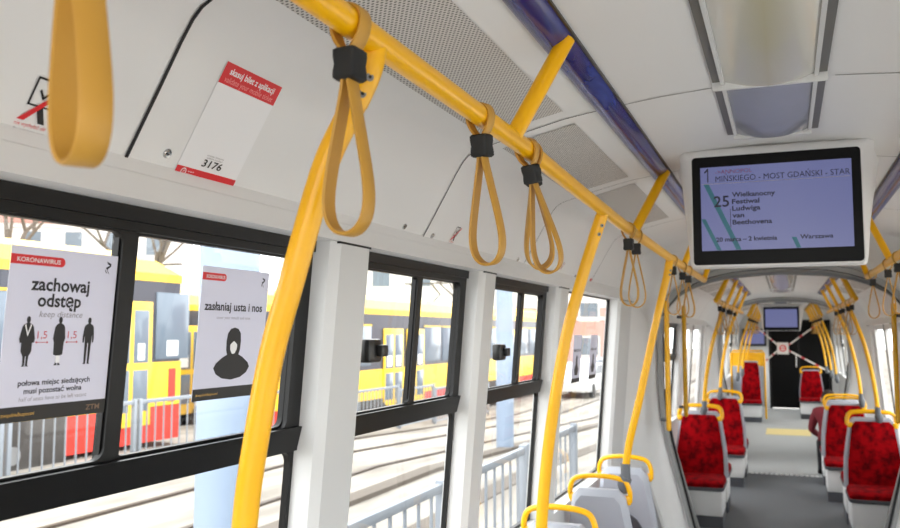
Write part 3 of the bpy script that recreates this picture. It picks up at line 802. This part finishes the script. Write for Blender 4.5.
# ------------------------------------------------------------------ passenger (seated, seen from behind)
def person():
    t = thing('person', 'seated passenger in maroon jacket and dark trousers, seen from behind', 'person', (.46, 11.0, -.03)); t.scale = (.88, .88, .9)
    me = bpy.data.meshes.new('body')
    V = {'pel': (0, .02, .50), 'wst': (0, .03, .67), 'chs': (0, .10, .84), 'nck': (0, .17, .97), 'hd': (0, .23, 1.05), 'top': (0, .25, 1.14)}
    R = {'pel': (.15, .12), 'wst': (.14, .11), 'chs': (.165, .115), 'nck': (.055, .055), 'hd': (.075, .09), 'top': (.06, .07)}
    E = [('pel', 'wst'), ('wst', 'chs'), ('chs', 'nck'), ('nck', 'hd'), ('hd', 'top')]
    for s, k in ((-1, 'l'), (1, 'r')):
        V.update({k + 'sh': (s * .17, .11, .90), k + 'el': (s * .23, .17, .67), k + 'wr': (s * .13, .30, .58), k + 'ha': (s * .10, .38, .56), k + 'hp': (s * .09, .08, .48), k + 'kn': (s * .11, .46, .48), k + 'an': (s * .11, .48, .10), k + 'to': (s * .12, .62, .05)})
        R.update({k + 'sh': (.07, .07), k + 'el': (.05, .05), k + 'wr': (.035, .035), k + 'ha': (.035, .025), k + 'hp': (.085, .085), k + 'kn': (.06, .06), k + 'an': (.045, .045), k + 'to': (.045, .035)})
        E += [('chs', k + 'sh'), (k + 'sh', k + 'el'), (k + 'el', k + 'wr'), (k + 'wr', k + 'ha'), ('pel', k + 'hp'), (k + 'hp', k + 'kn'), (k + 'kn', k + 'an'), (k + 'an', k + 'to')]
    ks = list(V); me.from_pydata([V[k] for k in ks], [(ks.index(a), ks.index(c)) for a, c in E], [])
    o = bpy.data.objects.new('body', me); COL.objects.link(o)
    m = o.modifiers.new('skin', 'SKIN'); sk = me.skin_vertices[0].data
    for i, k in enumerate(ks): sk[i].radius = R[k]; sk[i].use_root = (k == 'pel')
    o.modifiers.new('sub', 'SUBSURF').levels = 2; o.modifiers['sub'].render_levels = 2
    dg = bpy.context.evaluated_depsgraph_get(); dg.update()
    bm = bpy.data.meshes.new_from_object(o.evaluated_get(dg)); bpy.data.objects.remove(o)
    for n in ('jacket', 'trousers', 'skin', 'tyre'): bm.materials.append(M[n])
    for p in bm.polygons:
        c = p.center
        p.material_index = 2 if (c.z > .975 or (c.y > .31 and c.z > .53)) else (0 if c.z > .55 or (c.z > .46 and c.y < .0) else (3 if c.z < .1 else 1))
        p.use_smooth = True
    bo = bpy.data.objects.new('body', bm); COL.objects.link(bo); bo.parent = t
    b = B(); b.sphere((0, .22, 1.10), .098, 'hair', 16, (.9, 1.02, 1)); b.obj('hair', t)
    b = B(); b.sphere((0, .335, 1.06), .02, 'skin', 8); b.obj('nose', t)
    for s in (-1, 1):
        b = B(); b.sphere((s * .088, .24, 1.06), .025, 'skin', 8, (.4, 1, 1.3)); b.obj('ear', t)
person()

# ------------------------------------------------------------------ no-entry sign and tapes across the cab passage, ticket screen
t = thing('barrier_tape', 'crossed white and red barrier tapes with square no entry sign before the cab', 'barrier tape', (0, 18.6, 0))
for a, c in (((-.55, 1.85), (-.13, 1.46)), ((-.5, 1.05), (-.13, 1.38)), ((.04, 1.46), (.72, 1.98)), ((.04, 1.38), (.80, .95))):
    b = B(); d = Vector((c[0] - a[0], 0, c[1] - a[1])); n = Vector((-d.z, 0, d.x)).normalized() * .016
    for i in range(12):
        p, q = Vector((a[0], 0, a[1])) + d * (i / 12), Vector((a[0], 0, a[1])) + d * ((i + 1) / 12); m = 'tape_white' if i % 4 else 'ink_red'
        b.loft([[p - n, p + n, p + n + Vector((0, .003, 0)), p - n + Vector((0, .003, 0))], [q - n, q + n, q + n + Vector((0, .003, 0)), q - n + Vector((0, .003, 0))]], m)
    b.obj('tape', t)
b = B(); b.box(-.16, .06, -.012, -.004, 1.29, 1.53, 'tape_white', .004); b.obj('sign', t)
T = Matrix(((1, 0, 0, -.05), (0, 0, -1, -.014), (0, 1, 0, 1.41), (0, 0, 0, 1)))
b = B()
ci = lambda r: [(r * math.cos(2 * PI * i / 28), r * math.sin(2 * PI * i / 28)) for i in range(28)]
b.loft([[T @ Vector((x, y, 0)) for x, y in ci(.068)], [T @ Vector((x, y, 0)) for x, y in ci(.044)]], 'sticker_red', True, False)
b.poly([(-.036, -.01), (.036, -.01), (.036, .01), (-.036, .01)], T, 'sticker_red'); b.obj('no_entry_ring', t, smooth=0)
t = thing('ticket_machine', 'wall box with small lit screen left of the cab door', 'ticket machine', (-.62, 20.95, 0))
b = B(); b.box(-.3, .22, -.12, 0, 1.42, 1.82, 'black', .02); b.obj('case', t)
b = B(); b.quad([(-.26, -.123, 1.47), (.17, -.123, 1.47), (.17, -.123, 1.78), (-.26, -.123, 1.78)], 'screen_face'); b.obj('display', t, fix=False)

# ------------------------------------------------------------------ posters and stickers
def wallT(y, z, d, off=0):      # sheet frame on the left window glass: u along +y, v up the leaning pane
    u = Vector((0, 1, 0)); v = Vector((LEAN, 0, 1)).normalized(); n = u.cross(v)
    o = Vector((-wx(z, d), y, z)) + n * off
    return Matrix(((u.x, v.x, n.x, o.x), (u.y, v.y, n.y, o.y), (u.z, v.z, n.z, o.z), (0, 0, 0, 1)))
def vaultT(y, z, off=0):        # frame on the sloping panel above the windows
    A, C = Vector((-1.02, 0, 1.998)), Vector((-.905, 0, 2.194)); v = (C - A).normalized(); u = Vector((0, 1, 0)); n = u.cross(v)
    o = A + v * ((z - 1.998) / v.z) + Vector((0, y, 0)) + n * off
    return Matrix(((u.x, v.x, n.x, o.x), (u.y, v.y, n.y, o.y), (u.z, v.z, n.z, o.z), (0, 0, 0, 1)))
def up(T, k): return T @ Matrix.Translation((0, 0, k))
def rect(x0, y0, x1, y1): return [(x0, y0), (x1, y0), (x1, y1), (x0, y1)]
def mir(pts): return pts + [(-x, y) for x, y in reversed(pts)]
def emblem(b, T, x, y, k, m):    # small angular mark in the upper corner
    for q in ([(-.2, 1), (.5, .75), (.45, .5), (-.1, .7)], [(.3, .6), (.5, .5), (-.1, .05), (-.35, .25)], [(-.35, .3), (-.15, .2), (.3, -.5), (.1, -.35)], [(-.45, .1), (-.3, 0), (-.1, -.4), (-.3, -.3)]):
        b.poly([(x + a * k, y + c * k) for a, c in q], T, m)
def poster(y, z, w, h, label, fn):
    t = thing('poster', label, 'poster', (0, 0, 0))
    T = wallT(y, z, .0, .003)
    b = B(); b.poly(rect(0, 0, w, h), T, 'poster_paper', .0006); b.obj('sheet', t, smooth=0)
    T = up(T, .0012)
    b = B(); b.poly(rect(0, 0, w, h * .088), T, 'poster_black'); b.obj('footer_band', t, smooth=0, fix=False)
    b = B(); r = h * .028; yy = h * .925; x1 = w * .44 if w < .22 else w * .3
    b.poly([(0, yy - r)] + [(x1 + r * math.cos(a), yy + r * math.sin(a)) for a in [-PI / 2 + PI * i / 8 for i in range(9)]] + [(0, yy + r)], T, 'sticker_red'); b.obj('red_tab', t, smooth=0, fix=False)
    b = B(); b.text('KORONAWIRUS', up(T, .0006), w * .05, yy - r * .45, r * 1.3, 'sticker_white', bold=.01, width=x1 * .86); b.obj('tab_lettering', t, smooth=0)
    fn(t, T, w, h)
    return t
def p_distance(t, T, w, h):
    b = B((t, 'lettering'))
    b.text('zachowaj', T, w * .46, h * .755, h * .108, 'sticker_ink', 'CENTER', .024, w * .54)
    b.text('odstęp', T, w * .46, h * .662, h * .108, 'sticker_ink', 'CENTER', .024, w * .40)
    b.text('połowa miejsc siedzących', T, w * .49, h * .205, h * .045, 'sticker_ink', 'CENTER', .018, w * .66)
    b.text('musi pozostać wolna', T, w * .48, h * .158, h * .045, 'sticker_ink', 'CENTER', .018, w * .53)
    b = B(); emblem(b, T, w * .90, h * .905, h * .055, 'sticker_ink'); b.obj('emblem', t, smooth=0)
    b = B((t, 'grey_lettering')); b.text('keep distance', T, w * .485, h * .60, h * .052, 'ink_grey', 'CENTER', 0, w * .40, .2)
    b.text('half of seats have to be left vacant', T, w * .49, h * .115, h * .034, 'ink_grey', 'CENTER', 0, w * .62, .1); b.obj('grey_lettering', t, smooth=0)
    b = B((t, 'distance_mark'))
    for cx in (.33, .605):
        b.text('1,5', T, w * cx, h * .475, h * .062, 'ink_red', 'CENTER', 0, w * .085)
        y = h * .452; x = w * cx
        q = [(-.06, 0), (-.042, .008), (-.042, .002), (.042, .002), (.042, .008), (.06, 0), (.042, -.008), (.042, -.002), (-.042, -.002), (-.042, -.008)]
        b.poly([(x + u * w, y + v * h) for u, v in q], T, 'ink_red')
    b.obj('distance_marks', t, smooth=0)
    T2 = up(T, .0004)
    def figure(cx, kind):
        b = B(); c = w * cx; H = h * .288; y0 = h * .315
        head = [(c + .033 * H * 1.5 * math.cos(2 * PI * i / 16), y0 + H * .93 + H * .07 * math.sin(2 * PI * i / 16)) for i in range(16)]
        b.poly(head, T, 'sticker_ink')
        if kind == 2:
            half = [(-.03, .87), (-.11, .83), (-.135, .78), (-.16, .55), (-.15, .46), (-.115, .46), (-.105, .62), (-.09, .46), (-.075, .03), (-.10, .0), (-.02, .0), (-.012, .45)]
        elif kind == 1:
            half = [(-.03, .87), (-.10, .83), (-.13, .78), (-.16, .55), (-.13, .47), (-.12, .22), (-.05, .2), (-.06, .03), (-.09, 0), (-.012, 0), (-.01, .2)]
        else:
            half = [(-.03, .87), (-.11, .83), (-.14, .78), (-.19, .55), (-.17, .47), (-.13, .47), (-.13, .3), (-.07, .2), (-.06, .03), (-.09, 0), (-.012, 0), (-.01, .2)]
        pts = [(c + x * H, y0 + y * H) for x, y in half] + [(c - x * H, y0 + y * H) for x, y in reversed(half)]
        b.poly(pts, T, 'sticker_ink')
        if kind == 0: b.poly([(c - .06 * H, y0 + .85 * H), (c, y0 + .66 * H), (c + .06 * H, y0 + .85 * H), (c + .085 * H, y0 + .82 * H), (c, y0 + .60 * H), (c - .085 * H, y0 + .82 * H)], T2, 'sticker_white')
        if kind == 1: b.poly(rect(c - .055 * H, y0 + .05 * H, c + .055 * H, y0 + .2 * H), T2, 'sticker_white')
        b.obj('figure', t, smooth=0)
    figure(.20, 0); figure(.485, 1); figure(.765, 2)
    b = B((t, 'footer_lettering')); b.text('#wspolnieBezpieczni', up(T, .0006), w * .04, h * .034, h * .03, 'ink_gold', width=w * .28); b.text('ZTM', up(T, .0006), w * .87, h * .03, h * .045, 'ink_brown', 'CENTER', .02, w * .14); b.obj('footer_lettering', t, smooth=0)
def p_mask(t, T, w, h):
    b = B(); b.text('zasłaniaj usta i nos', T, w * .49, h * .675, h * .092, 'sticker_ink', 'CENTER', .02, w * .86)
    b.obj('lettering', t, smooth=0); b = B(); emblem(b, T, w * .90, h * .90, h * .055, 'sticker_ink'); b.obj('emblem', t, smooth=0)
    b = B(); b.text('cover your mouth and nose', T, w * .49, h * .61, h * .032, 'ink_grey', 'CENTER', 0, w * .5); b.obj('grey_lettering', t, smooth=0)
    b = B(); c = w * .52; H = h
    half = [(0, .545), (-.05, .535), (-.085, .50), (-.095, .44), (-.09, .37), (-.075, .335), (-.13, .315), (-.21, .27), (-.235, .235), (-.20, .19), (-.12, .155), (0, .14)]
    sx = w / h * 1.1
    b.poly([(c + x * H * .98, y * H) for x, y in half] + [(c - x * H * .98, y * H) for x, y in reversed(half[1:-1])], T, 'sticker_ink'); b.obj('hooded_figure', t, smooth=0)
    b = B(); T2 = up(T, .0005)
    b.poly([(c + x * H, y * H) for x, y in ((0, .44), (-.028, .425), (-.045, .41), (-.042, .375), (-.02, .345), (0, .34), (.02, .345), (.042, .375), (.045, .41), (.028, .425))], T2, 'sticker_white'); b.obj('face_mask', t, smooth=0)
    b = B((t, 'footer_lettering')); b.text('#wspolnieBezpieczni', up(T, .0006), w * .04, h * .034, h * .028, 'ink_gold', width=w * .3); b.poly(rect(w * .92, h * .03, w * .96, h * .055), up(T, .0006), 'ink_gold'); b.obj('footer_lettering', t, smooth=0)
poster(.915, 1.588, .213, .262, 'grey poster on the window with three standing figures and large text zachowaj odstęp', p_distance)
poster(1.355, 1.588, .228, .264, 'grey poster on the window with a masked hooded figure behind the thick pole', p_mask)
# far pair of posters on the fourth window
for y, lb in ((4.52, 'left small pale poster high on the far single pane window'), (4.95, 'right small pale poster with dark figure on the far single pane window')):
    t = thing('poster', lb, 'poster'); T = wallT(y, 1.45, 0, .003)
    b = B(); b.poly(rect(0, 0, .2, .26), T, 'poster_paper', .0006); b.obj('sheet', t, smooth=0)
    b = B(); b.poly(rect(0, 0, .2, .024), up(T, .0012), 'poster_black'); b.obj('footer_band', t, smooth=0, fix=False)
    b = B((t, 'lettering')); b.text('zasłaniaj usta i nos', up(T, .0012), .1, .17, .024, 'sticker_ink', 'CENTER', .02, .17)
    b.poly([(.1 + x, .08 + y_) for x, y_ in ((0, .07), (-.02, .06), (-.02, .02), (-.05, -.01), (-.03, -.04), (.03, -.04), (.05, -.01), (.02, .02), (.02, .06))], up(T, .0012), 'sticker_ink'); b.obj('lettering', t, smooth=0)
# ticket sticker (its square code is left blank)
def ticket():
    t = thing('ticket_sticker', 'white and red sticker numbered 3176 on the sloping panel above the windows', 'sticker')
    T = vaultT(1.221, 2.006, .0012); w, h = .174, .224
    b = B(); b.poly(rect(0, 0, w, h), T, 'sticker_white', .0005); b.obj('sheet', t, smooth=0)
    T = up(T, .001)
    b = B((t, 'red_band')); b.poly(rect(0, h * .82, w, h), T, 'sticker_red'); b.poly(rect(0, 0, w, h * .085), T, 'sticker_red'); b.obj('red_bands', t, smooth=0, fix=False)
    T2 = up(T, .0006); b = B((t, 'white_lettering'))
    b.text('skasuj bilet z aplikacji', T2, w * .5, h * .912, h * .078, 'sticker_white', 'CENTER', .02, w * .80)
    b = B(); ci = [(w * .12 + h * .032 * math.cos(2 * PI * i / 20), h * .043 + h * .032 * math.sin(2 * PI * i / 20)) for i in range(20)]
    b.loft([[T2 @ Vector((x, y, 0)) for x, y in ci], [T2 @ Vector((w * .12 + (x - w * .12) * .75, h * .043 + (y - h * .043) * .75, 0)) for x, y in ci]], 'sticker_white', True, False)
    b.obj('round_mark', t, smooth=0); b = B(); emblem(b, T2, w * .12, h * .04, h * .02, 'sticker_white'); b.obj('emblem', t, smooth=0); b = B((t, 'white_lettering')); b.text('warszawski', T2, w * .18, h * .048, h * .022, 'sticker_white', width=w * .1); b.text('transport', T2, w * .18, h * .022, h * .022, 'sticker_white', width=w * .09)
    b.obj('white_lettering', t, smooth=0)
    b = B(); b.text('validate your mobile ticket', T2, w * .5, h * .842, h * .07, 'ink_pink', 'CENTER', 0, w * .86, .15); b.obj('pink_lettering', t, smooth=0)
    b = B((t, 'number_lettering')); b.text('3176', T2, w * .5, h * .125, h * .092, 'sticker_ink', 'CENTER', .012, w * .33, .1)
    b.text('numer boczny', T2, w * .5, h * .222, h * .024, 'ink_grey', 'CENTER', 0, w * .28); b.text('vehicle number', T2, w * .5, h * .20, h * .022, 'ink_grey', 'CENTER', 0, w * .28); b.obj('number_lettering', t, smooth=0)
ticket()
def pict(y, z, k, label):
    t = thing('pictogram_sticker', label, 'sticker'); T = vaultT(y, z, .0012)
    b = B()
    for (x0, y0, x1, y1) in ((0, .35, .05, 1), (.62, .35, .67, 1), (0, .95, .67, 1), (0, .35, .67, .39)): b.poly(rect(x0 * k, y0 * k, x1 * k, y1 * k), T, 'sticker_ink')
    b.poly([(.2 * k, .75 * k), (.32 * k, .6 * k), (.5 * k, .82 * k), (.53 * k, .77 * k), (.32 * k, .52 * k), (.17 * k, .7 * k)], T, 'sticker_ink')
    b.poly([(.25 * k, .36 * k), (.42 * k, .36 * k), (.62 * k, 0), (.45 * k, 0)], T, 'sticker_ink'); b.obj('window_mark', t, smooth=0)
    b = B((t, 'red_mark')); b.poly([(-.1 * k, 0), (.08 * k, 0), (.9 * k, .95 * k), (.84 * k, 1.0 * k)] if k < .1 else [(-.1 * k, 0), (.14 * k, 0), (.5 * k, .33 * k), (.3 * k, .33 * k)], up(T, .0006), 'sticker_red')
    b.text('nie wychylać się', up(T, .0006), -.1 * k, -.12 * k, .12 * k, 'sticker_red', width=.8 * k); b.obj('red_mark', t, smooth=0)
    b = B(); b.text('do not lean out', up(T, .0006), -.1 * k, -.24 * k, .1 * k, 'ink_grey', width=.8 * k); b.obj('grey_lettering', t, smooth=0)
pict(.882, 2.024, .068, 'window pictogram with red mark half behind the closest strap')
pict(2.56, 2.022, .05, 'small pictogram with red strike on the panel past the second gap')
pict(4.0, 2.03, .035, 'small purple-red pictogram seen between the two overlapping straps')
t = tag(B().obj('x'), None) if False else None
b = B(); T = vaultT(4.7, 2.008, .0012); b.poly(rect(0, 0, .05, .02), T, 'sticker_red', .0005); b.obj('red_sticker', smooth=0, label='tiny red sticker low on the panel before the gangway', cat='sticker')
def screw(y, z, lb):
    T = vaultT(y, z, 0); t = thing('panel_lock', lb, 'lock', T.translation)
    T.translation = (0, 0, 0); b = B(); R = []
    for r, d in ((.009, 0), (.009, .002), (.0075, .004), (.005, .003), (.0035, .003)):
        R.append([T @ Vector((r * math.cos(2 * PI * i / 20), r * math.sin(2 * PI * i / 20), d)) for i in range(20)])
    b.loft(R, 'chrome'); b.obj('ring', t)
    b = B(); b.box(-.0035, .0035, -.001, .001, .003, .0036, 'black', 0, T); b.obj('key_slot', t)
screw(1.186, 2.034, 'round chrome panel lock beside the 3176 sticker')
screw(2.2, 2.024, 'round chrome panel lock just before the second panel gap')
screw(2.412, 2.02, 'round chrome panel lock just past the second panel gap')
screw(3.32, 2.02, 'round chrome panel lock just before the third panel gap')
screw(3.55, 2.015, 'round chrome panel lock just past the third panel gap')
screw(4.35, 2.015, 'far chrome panel lock by the second yellow pole')

# ------------------------------------------------------------------ outside
def gz(y): return -.35 if y < 12 else (-.35 - .045 * (y - 12) if y < 28 else -1.07)
b = B()
ys = [-30, 12, 28, 160]
for a, c in zip(ys[:-1], ys[1:]): b.quad([(-160, a, gz(a)), (160, a, gz(a)), (160, c, gz(c)), (-160, c, gz(c))], 'paving')
b.obj('ground', kind='structure', fix=False, smooth=0)
def strip(x0, x1, m, name, h=.05, ya=-10, yb=60):
    b = B(); Y = [ya, 12, 28, yb]
    b.loft([[(x0, y, gz(y) - .02), (x0, y, gz(y) + h), (x1, y, gz(y) + h), (x1, y, gz(y) - .02)] for y in Y], m); return b.obj(name, kind='structure', smooth=0)
strip(-4.9, -5.15, 'kerb', 'kerb', .06)
for i, x in enumerate((-5.9, -7.3, -8.6)): strip(x, x - .08, 'track_steel', 'track', .03)
strip(-3.5, -3.8, 'kerb', 'kerb', .012); strip(-18, -40, 'lawn', 'lawn', .04, -10, 90)
b = B(); b.box(1.6, 14, -20, 12, -.5, -.2, 'bounce_concrete'); b.obj('platform', kind='structure', smooth=0)  # unseen pale slab added on the right to bounce daylight up to the ceiling
# barrier railings
def railing(x, y0, L, h, label, group):
    zb = gz(y0 + L / 2) + .12; t = thing('barrier_railing', label, 'railing', (x, y0, gz(y0 + L / 2)), 0, group); H = h
    b = B(); b.box(-.022, .022, 0, L, H - .06, H, 'rail_galv', .008); b.obj('top_rail', t)
    b = B(); b.box(-.018, .018, 0, L, .1, .14, 'rail_galv'); b.obj('bottom_rail', t)
    b = B()
    n = int(L / .19)
    for i in range(1, n): b.box(-.009, .009, i * L / n - .009, i * L / n + .009, .14, H - .06, 'rail_galv')
    b.obj('bars', t, smooth=0)
    for y in (0.0, L - .06):
        b = B(); b.box(-.035, .035, y, y + .06, -.02, H + .02, 'rail_galv', .006); b.obj('post', t)
    return t
r0 = railing(-2.15, 1.6, 1.85, 1.08, '', '')
NR = ['near platform railing below the second window', 'near platform railing below the third window', 'near platform railing outside the single pane window', 'near platform railing farther along outside the gangway']
for i in range(4): place(r0, i == 0, (-2.15, 1.6 + i * 1.9, -.35), 0, NR[i], 'railings beside our tram')
r1 = railing(-9.2, 0, 2.3, 1.05, '', '')
FRL = ['far railing seen left of the first poster', 'far railing under the first poster', 'far railing in front of the yellow tram bogie', 'far railing before the red corner of the yellow tram', 'far railing before the yellow tram door', 'far railing at the yellow tram nose', 'far railing just past the light blue post']
for i in range(11): place(r1, i == 0, (-9.2, 1.0 + i * 2.36, gz(2.2 + i * 2.36)), 0, FRL[i] if i < 7 else 'far railing in front of the second yellow tram', 'railings before the yellow trams')
b = B(); b.tube([(-3.05, 4.2, -.4), (-3.05, 4.2, 6.5)], .175, 'pole_paint', 24); b.obj('catenary_post', label='thick light blue post outside behind the mask poster', cat='post')
b = B(); b.tube([(-5.1, 15.9, -.55), (-5.1, 15.9, 6.5)], .17, 'pole_paint', 16); b.obj('catenary_post', label='pale blue post outside seen through the third window', cat='post')
# yellow trams
def tram(x, y0, y1, z, label, doors=None):
    t = thing('yellow_tram', label, 'tram', (x, y0, z)); L = y1 - y0; W = 2.4
    def body(z0, z1, m, nm, ins=0.0, yo=0):
        b = B()
        pl = [(-W + ins, .3), (-W + .4, 0), (-.4, 0), (-ins, .3), (-ins, L - .35 - yo), (-.4, L - yo), (-W + .4, L - yo), (-W + ins, L - .35 - yo)]
        b.loft([[(px, py, z0) for px, py in pl], [(px, py, z1) for px, py in pl]], m); return b.obj(nm, t, smooth=20)
    body(.10, .74, 'tram_red', 'skirt', .02); body(.74, 1.55, 'tram_yellow', 'lower_body'); body(1.55, 3.05, 'tram_dark', 'window_band', .012, .05); body(3.05, 3.2, 'tram_yellow', 'roof_band', 0, .02)
    b = B(); b.loft([[(-W, .3, 3.2), (0, .3, 3.2), (0, L - .4, 3.2), (-W, L - .4, 3.2)], [(-W + .2, .5, 3.45), (-.2, .5, 3.45), (-.2, L - .9, 3.45), (-W + .2, L - .9, 3.45)], [(-W + .6, .9, 3.6), (-.6, .9, 3.6), (-.6, L - 1.4, 3.6), (-W + .6, L - 1.4, 3.6)]], 'tram_yellow'); b.obj('roof', t, smooth=20)
    def door(ya, yb, notice):
        d = B(); d.box(.0, .03, ya, yb, .42, 2.66, 'tram_yellow', .01); do = d.obj('door', t)
        w = (yb - ya - .3) / 2
        for k in range(2):
            a = ya + .1 + k * (w + .1)
            g = B(); g.box(.028, .036, a, a + w, 1.55, 2.5, 'tram_glass', .004); g.obj('upper_glass', do)
            g = B(); g.box(.028, .036, a, a + w, .68, 1.42, 'tram_glass', .004); g.obj('lower_glass', do)
            if notice or k: 
                g = B(); g.box(.036, .039, a + .1, a + w - .1, 1.6, 1.9, 'paper'); g.obj('notice', do)
    yy = .8; i = 0
    while yy < L - 3.8:
        if doors and any(d - 1.5 < yy < d + 1.3 for d in doors):
            yy += .1; continue
        if not doors and i % 3 == 1: door(yy, yy + 1.35, i % 2); yy += 1.55
        else:
            g = B(); g.box(-.014, .012, yy, yy + 1.35, 1.66, 2.72, 'tram_glass', .008); g.obj('window', t)
            g = B(); g.box(.01, .015, yy - .03, yy + 1.38, 2.73, 2.77, 'tram_yellow'); g.obj('window_trim', t)
            yy += 1.5
        i += 1
    for d in doors or (): door(d, d + 1.3, True)
    door(L - 2.25, L - 1.2, True)
    g = B(); g.box(-.02, .014, L - 1.08, L - .15, 1.6, 2.85, 'tram_glass', .01); g.obj('cab_window', t)
    g = B(); g.box(.014, .018, L - .78, L - .46, 1.66, 1.95, 'paper'); g.obj('notice', t)
    g = B(); g.box(-.02, .008, L - .70, L - .5, .8, 1.42, 'tram_red'); g.obj('red_crest_panel', t)
    for yc in (L * .15, L * .62):
        g = B(); g.box(-.6, .012, yc - 1.9, yc + 1.9, .0, .76, 'bogie', .03); bo = g.obj('bogie', t)
        for q in (-.85, .85):
            h = B(); h.cyl((-.1, yc + q, .24), (.03, yc + q, .24), .40, 'bogie', 20); h.obj('wheel', bo)
            h = B(); h.cyl((.03, yc + q, .24), (.05, yc + q, .24), .14, 'steel', 14); h.obj('hub', bo)
    py = L * .45; pg = B(); pg.box(-2.0, -.4, py - .15, py - .02, 4.24, 4.28, 'bogie'); pa = pg.obj('pantograph', t)
    for q in (-.6, .2):
        g = B(); g.tube([(-1.2 + q, py, 3.6), (-1.2 + q, py + .7, 3.9), (-1.2 + q, py - .1, 4.25)], .03, 'bogie', 6); g.obj('arm', pa)
    return t
tram(-10.9, .6, 13.85, -.37, 'yellow and red tram outside behind the two posters')
tram(-14.2, 15.0, 21.8, -.75, 'yellow tram farther back, its end beside the mask poster')
tram(-10.4, 17, 40, -.82, 'yellow and red tram seen through the second window', (4.4, 5.95, 12, 16))
# houses, trees, cars
def house(x, y, w, d, h, rows, cols, m, label, rz=0, ground=None):
    t = thing('town_house', label, 'building', (x, y, -.9), rz)
    b = B(); b.box(-w / 2, w / 2, 0, d, 0, h, m); b.obj('facade', t, smooth=0)
    if ground:
        b = B(); b.box(-w / 2 - .04, w / 2 + .04, -.05, d, 0, h * .42, ground); b.obj('ground_floor', t, smooth=0)
    b = B()
    b.loft([[(-w / 2 - .4, -.4, h), (w / 2 + .4, -.4, h), (w / 2 + .4, d + .4, h), (-w / 2 - .4, d + .4, h)], [(-w / 2 + 1, d * .35, h + 2.2), (w / 2 - 1, d * .35, h + 2.2), (w / 2 - 1, d * .65, h + 2.2), (-w / 2 + 1, d * .65, h + 2.2)]], 'roof_tile'); b.obj('roof', t, smooth=0)
    b = B(); b.box(-w / 2 - .1, w / 2 + .1, -.12, 0, h * .33, h * .33 + .25, 'facade_trim'); b.box(-w / 2 - .15, w / 2 + .15, -.2, 0, h - .4, h, 'facade_trim'); b.obj('cornice', t, smooth=0)
    for r in range(rows):
        for c in range(cols):
            cx = -w / 2 + (c + .5) * w / cols; cz = (r + .32) * h / rows; wh = h / rows * .5; ww = w / cols * .42
            f = B(); f.box(cx - ww / 2 - .12, cx + ww / 2 + .12, -.06, .02, cz - .12, cz + wh + .12, 'facade_trim'); fo = f.obj('window', t, smooth=0)
            g = B(); g.box(cx - ww / 2, cx + ww / 2, -.075, .0, cz, cz + wh, 'facade_glass'); g.obj('window_glass', fo, smooth=0)
    return t
house(-24, 64, 30, 10, 11, 4, 9, 'facade_pale', 'pale town house with salmon pink ground floor, seen through the third window', .3, 'facade_pink')
house(-66, 60, 26, 10, 13, 3, 7, 'facade_pale', 'pale town house far behind the tram in the second window', .5)
house(-62, 28, 24, 10, 12, 3, 7, 'facade_pale', 'pale town house behind the trams beside the mask poster', 1.1)
house(16, 56, 18, 10, 10, 3, 6, 'facade_pink', 'pink town house on the right side of the track', -.4)
def tree(x, y, h, label, seed):
    rnd = random.Random(seed); t = thing('bare_tree', label, 'tree', (x, y, -.9)); b = B()
    b.tube([(0, 0, 0), (.05, .1, h * .25), (.0, .1, h * .45)], [.2, .15, .11], 'bark', 8); b.obj('trunk', t)
    b = B()
    def br(p, d, l, r, k):
        q = p + d * l; mid = p + d * l * .5 + Vector((rnd.uniform(-.1, .1), rnd.uniform(-.1, .1), rnd.uniform(-.05, .1))) * l
        b.tube([p, mid, q], [r, r * .8, r * .55], 'bark', 5)
        if k:
            for _ in range(3 if k > 1 else 4):
                nd = (d + Vector((rnd.uniform(-.8, .8), rnd.uniform(-.8, .8), rnd.uniform(-.2, .6)))).normalized(); br(q if rnd.random() > .3 else mid, nd, l * .68, r * .55, k - 1)
    for _ in range(5): br(Vector((0, .1, h * .43)), Vector((rnd.uniform(-.8, .8), rnd.uniform(-.8, .8), 1)).normalized(), h * .24, .09, 3)
    b.obj('branches', t)
TR = [(-17, 14.5, 8, 'bare tree above the roof of the yellow tram behind the first poster'), (-19, 22, 9, 'bare tree beside the mask poster behind the trams'), (-20, 36, 9, 'bare tree above the tram in the second window'), (-18, 48, 9, 'bare tree in front of the salmon pink house'), (-22, 9, 9, 'bare tree at the left edge behind the yellow tram')]
for i, (x, y, h, lb) in enumerate(TR): tree(x, y, h, lb, 11 + i)
def car(x, y, m, label, rz):
    t = thing('parked_car', label, 'car', (x, y, gz(y)), rz); b = B()
    pr = [(-2.1, .3), (-2.15, .7), (-1.9, .9), (-1.2, .98), (-.6, 1.42), (.8, 1.45), (1.5, 1.0), (2.05, .9), (2.15, .5), (2.1, .3)]
    b.loft([[(px, -.85, pz) for px, pz in pr], [(px, .85, pz) for px, pz in pr]], m); b.obj('body', t, smooth=30)
    b = B(); b.loft([[(-1.05, s, 1.0), (-.55, s, 1.36), (.75, s, 1.38), (1.3, s, 1.02)] for s in (-.86, .86)], 'tram_glass'); b.obj('window', t)
    for px in (-1.35, 1.35):
        for s in (-.8, .8):
            b = B(); b.cyl((px, s - .08, .31), (px, s + .08, .31), .31, 'tyre', 16); b.obj('wheel', t)
car(-8.6, 38, 'car_white', 'white parked car past the railings in the single pane window', 1.57)
car(-9.2, 50, 'car_blue', 'blue parked car before the salmon pink house', .5)
car(-9.6, 46, 'car_white', 'small far white car on the street before the salmon pink house', .9)
